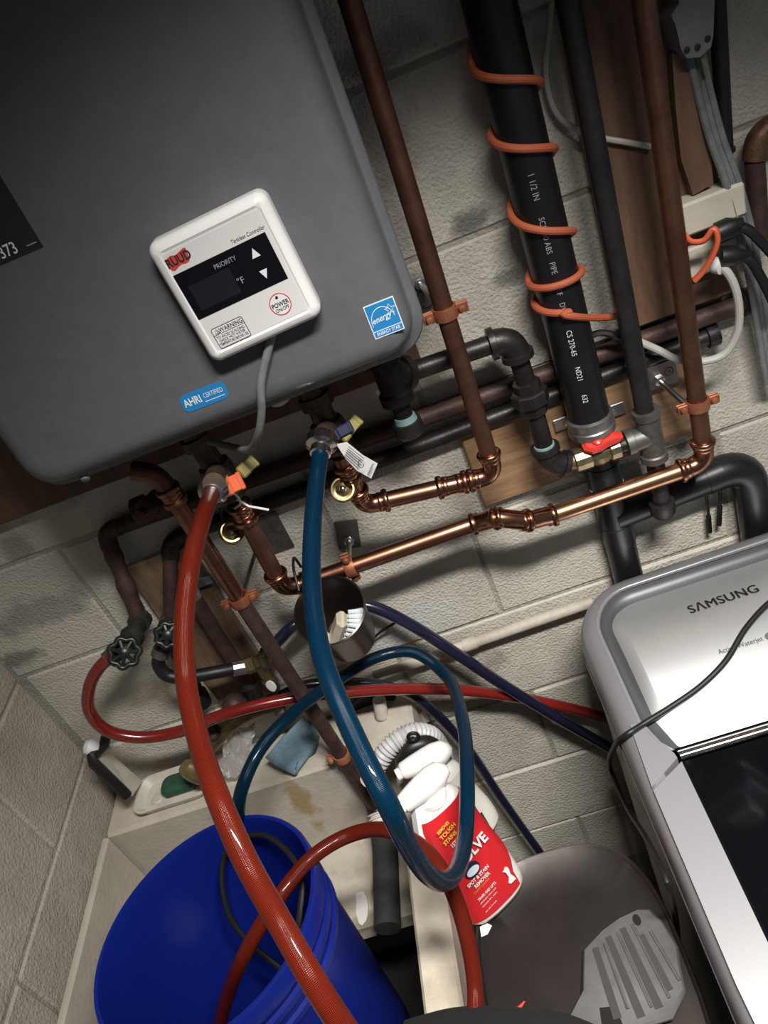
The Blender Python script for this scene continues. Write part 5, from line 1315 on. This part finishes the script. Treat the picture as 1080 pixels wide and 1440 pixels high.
# power cord lying over the washer
def onc(px, py, lift):
    d_ = ray(px, py); k = .9
    for _i in range(40):                          # walk the sight ray down to the swelling console
        q = d_ * k; k += (q.z - (wz(q.y) - .0166 + bump(q.y) + lift)) * .45
    return d_ * k
def onw(px, py, lift):
    d_ = ray(px, py); return d_ * ((-.855 - .16 * .928 + lift) / (d_.z - .16 * d_.y))
P_ = [onc(1130, 818, .0055), onc(1085, 845, .0055), onc(1050, 882, .0055), onc(1020, 930, .0055), onc(985, 965, .0055), onc(945, 993, .008), onw(905, 1018, .0065), onw(880, 1034, .0065), X(863, 1052, .063), X(860, 1085, .058), X(878, 1128, .058), X(912, 1185, .057), X(938, 1240, .056), X(950, 1290, .058), X(957, 1350, .058), X(968, 1400, .059), X(985, 1450, .060)]
single('black_cable', MB().tube(crom(P_, 9), .0040, 12), m_rubber, 'black power cord draped over washer console and down its side', 'cord', P_[-1])

# ------------------------------------------------------------------ grey dustpan and odds and ends on the bin
ol2 = [(821, 1339), (847, 1310), (872, 1292), (898, 1280), (914, 1281), (933, 1298), (956, 1335), (958, 1361), (966, 1400), (948, 1438), (872, 1462), (800, 1440), (820, 1400)]
zP = LIDZ + .006
ctrP = Vector((0, 0, 0))
pl = [Z(*q, zP) for q in ol2]
for v in pl:
    v.z = zP + max(0, (.54 - v.y)) * .06
    v.x = min(v.x, .046)
t = thing('dustpan', 'grey ribbed plastic dustpan lying on the steel bin lid', 'dustpan', pl[0])
th_ = Vector((0, 0, .006))
if (pl[1] - pl[0]).cross(pl[2] - pl[1]).z < 0: pl = pl[::-1]
cP = sum(pl, Vector((0, 0, 0))) / len(pl)
obj('pan_plate', MB().loops([pl, [v + Vector((0, 0, .004)) for v in pl], [lerp(v, cP, .05) + Vector((0, 0, .0075)) for v in pl]]), m_panplastic, t, ang=40)
def pp(px, py, up_): 
    v = Z(px, py, zP); v.z = zP + max(0, (.54 - v.y)) * .06 + .0075 + up_; return v
for i, (a, b2_) in enumerate([((838, 1338), (872, 1440)), ((856, 1322), (905, 1438)), ((876, 1310), (930, 1425)), ((902, 1320), (944, 1400))]):
    A_, B_ = pp(*a, .0006), pp(*b2_, .0006); n_ = (B_ - A_).cross(Vector((0, 0, 1))).normalized() * .0052
    obj('groove', MB().prism([A_ - n_, A_ + n_ * .6, B_ + n_, B_ - n_], (0, 0, .0006)), m_pan_dk, t, 'dark groove stripe')  # darker flat strip laid on the plate beside each rib
    obj('rib', MB().tube([pp(a[0] + 14, a[1] - 6, .0005), pp(b2_[0] + 14, b2_[1] - 14, .0005)], .0022, 6), m_panplastic, t)
hc_ = pp(897, 1298, .0004)
obj('hang_hole', MB().lathe([(.007, 0), (.007, .0006), (.001, .0006)], hc_, (0, 0, 1), 16, flat=(.75, 1.1)), m_hole, t)
obj('lower_gap', MB().prism([pp(868, 1422, .0006), pp(846, 1424, .0006), pp(850, 1450, .0006), pp(880, 1450, .0006)], (0, 0, .0004)), m_hole, t)
# white scrap under the bottle
c = Z(682, 1308, LIDZ)
single('paper_scrap', MB().prism([Z(*q, LIDZ + .001) for q in [(677, 1318), (686, 1314), (692, 1302), (684, 1298), (675, 1304)]], (0, 0, .001)), m_greylabel, 'small white scrap below the red labelled bottle on the bin', 'paper', c)
t = thing('red_clip', 'small pointed red plastic clip at the bottom frame edge on the bin', 'clip', Z(722, 1430, LIDZ + .01))
for a, b3 in [((738, 1408), (716, 1436)), ((700, 1420), (726, 1438)), ((690, 1428), (718, 1440))]:
    obj('clip_blade', MB().tube([Z(*b3, LIDZ + .012), Z(*a, LIDZ + .02)], [.007, .0008], 8), m_red, t)
# black cloth lump at the bottom edge
P_ = [W(590, 1462, 70, .05), W(650, 1446, 72, .05), W(720, 1449, 74, .05), W(790, 1456, 76, .05), W(840, 1472, 78, .05)]
P_ = [Z(572, 1452, -.92), Z(640, 1441, -.92), Z(710, 1443, -.92), Z(790, 1449, -.92), Z(850, 1466, -.92)]
rd = [.012, .016, .017, .016, .012]
pc_ = crom(P_, 6)
m_fuzz = M('black_fleece', (.002, .002, .0022), .95, bump=.8, bscale=500)
t = thing('black_sleeve', 'dark fuzzy rolled cloth along the bottom frame edge', 'cloth', P_[2] - Vector((0, 0, .017)))
obj('cloth_roll', MB().tube(pc_, [.012 + .006 * math.sin(PI * i / (len(pc_) - 1)) for i in range(len(pc_))], 14), m_fuzz, t)
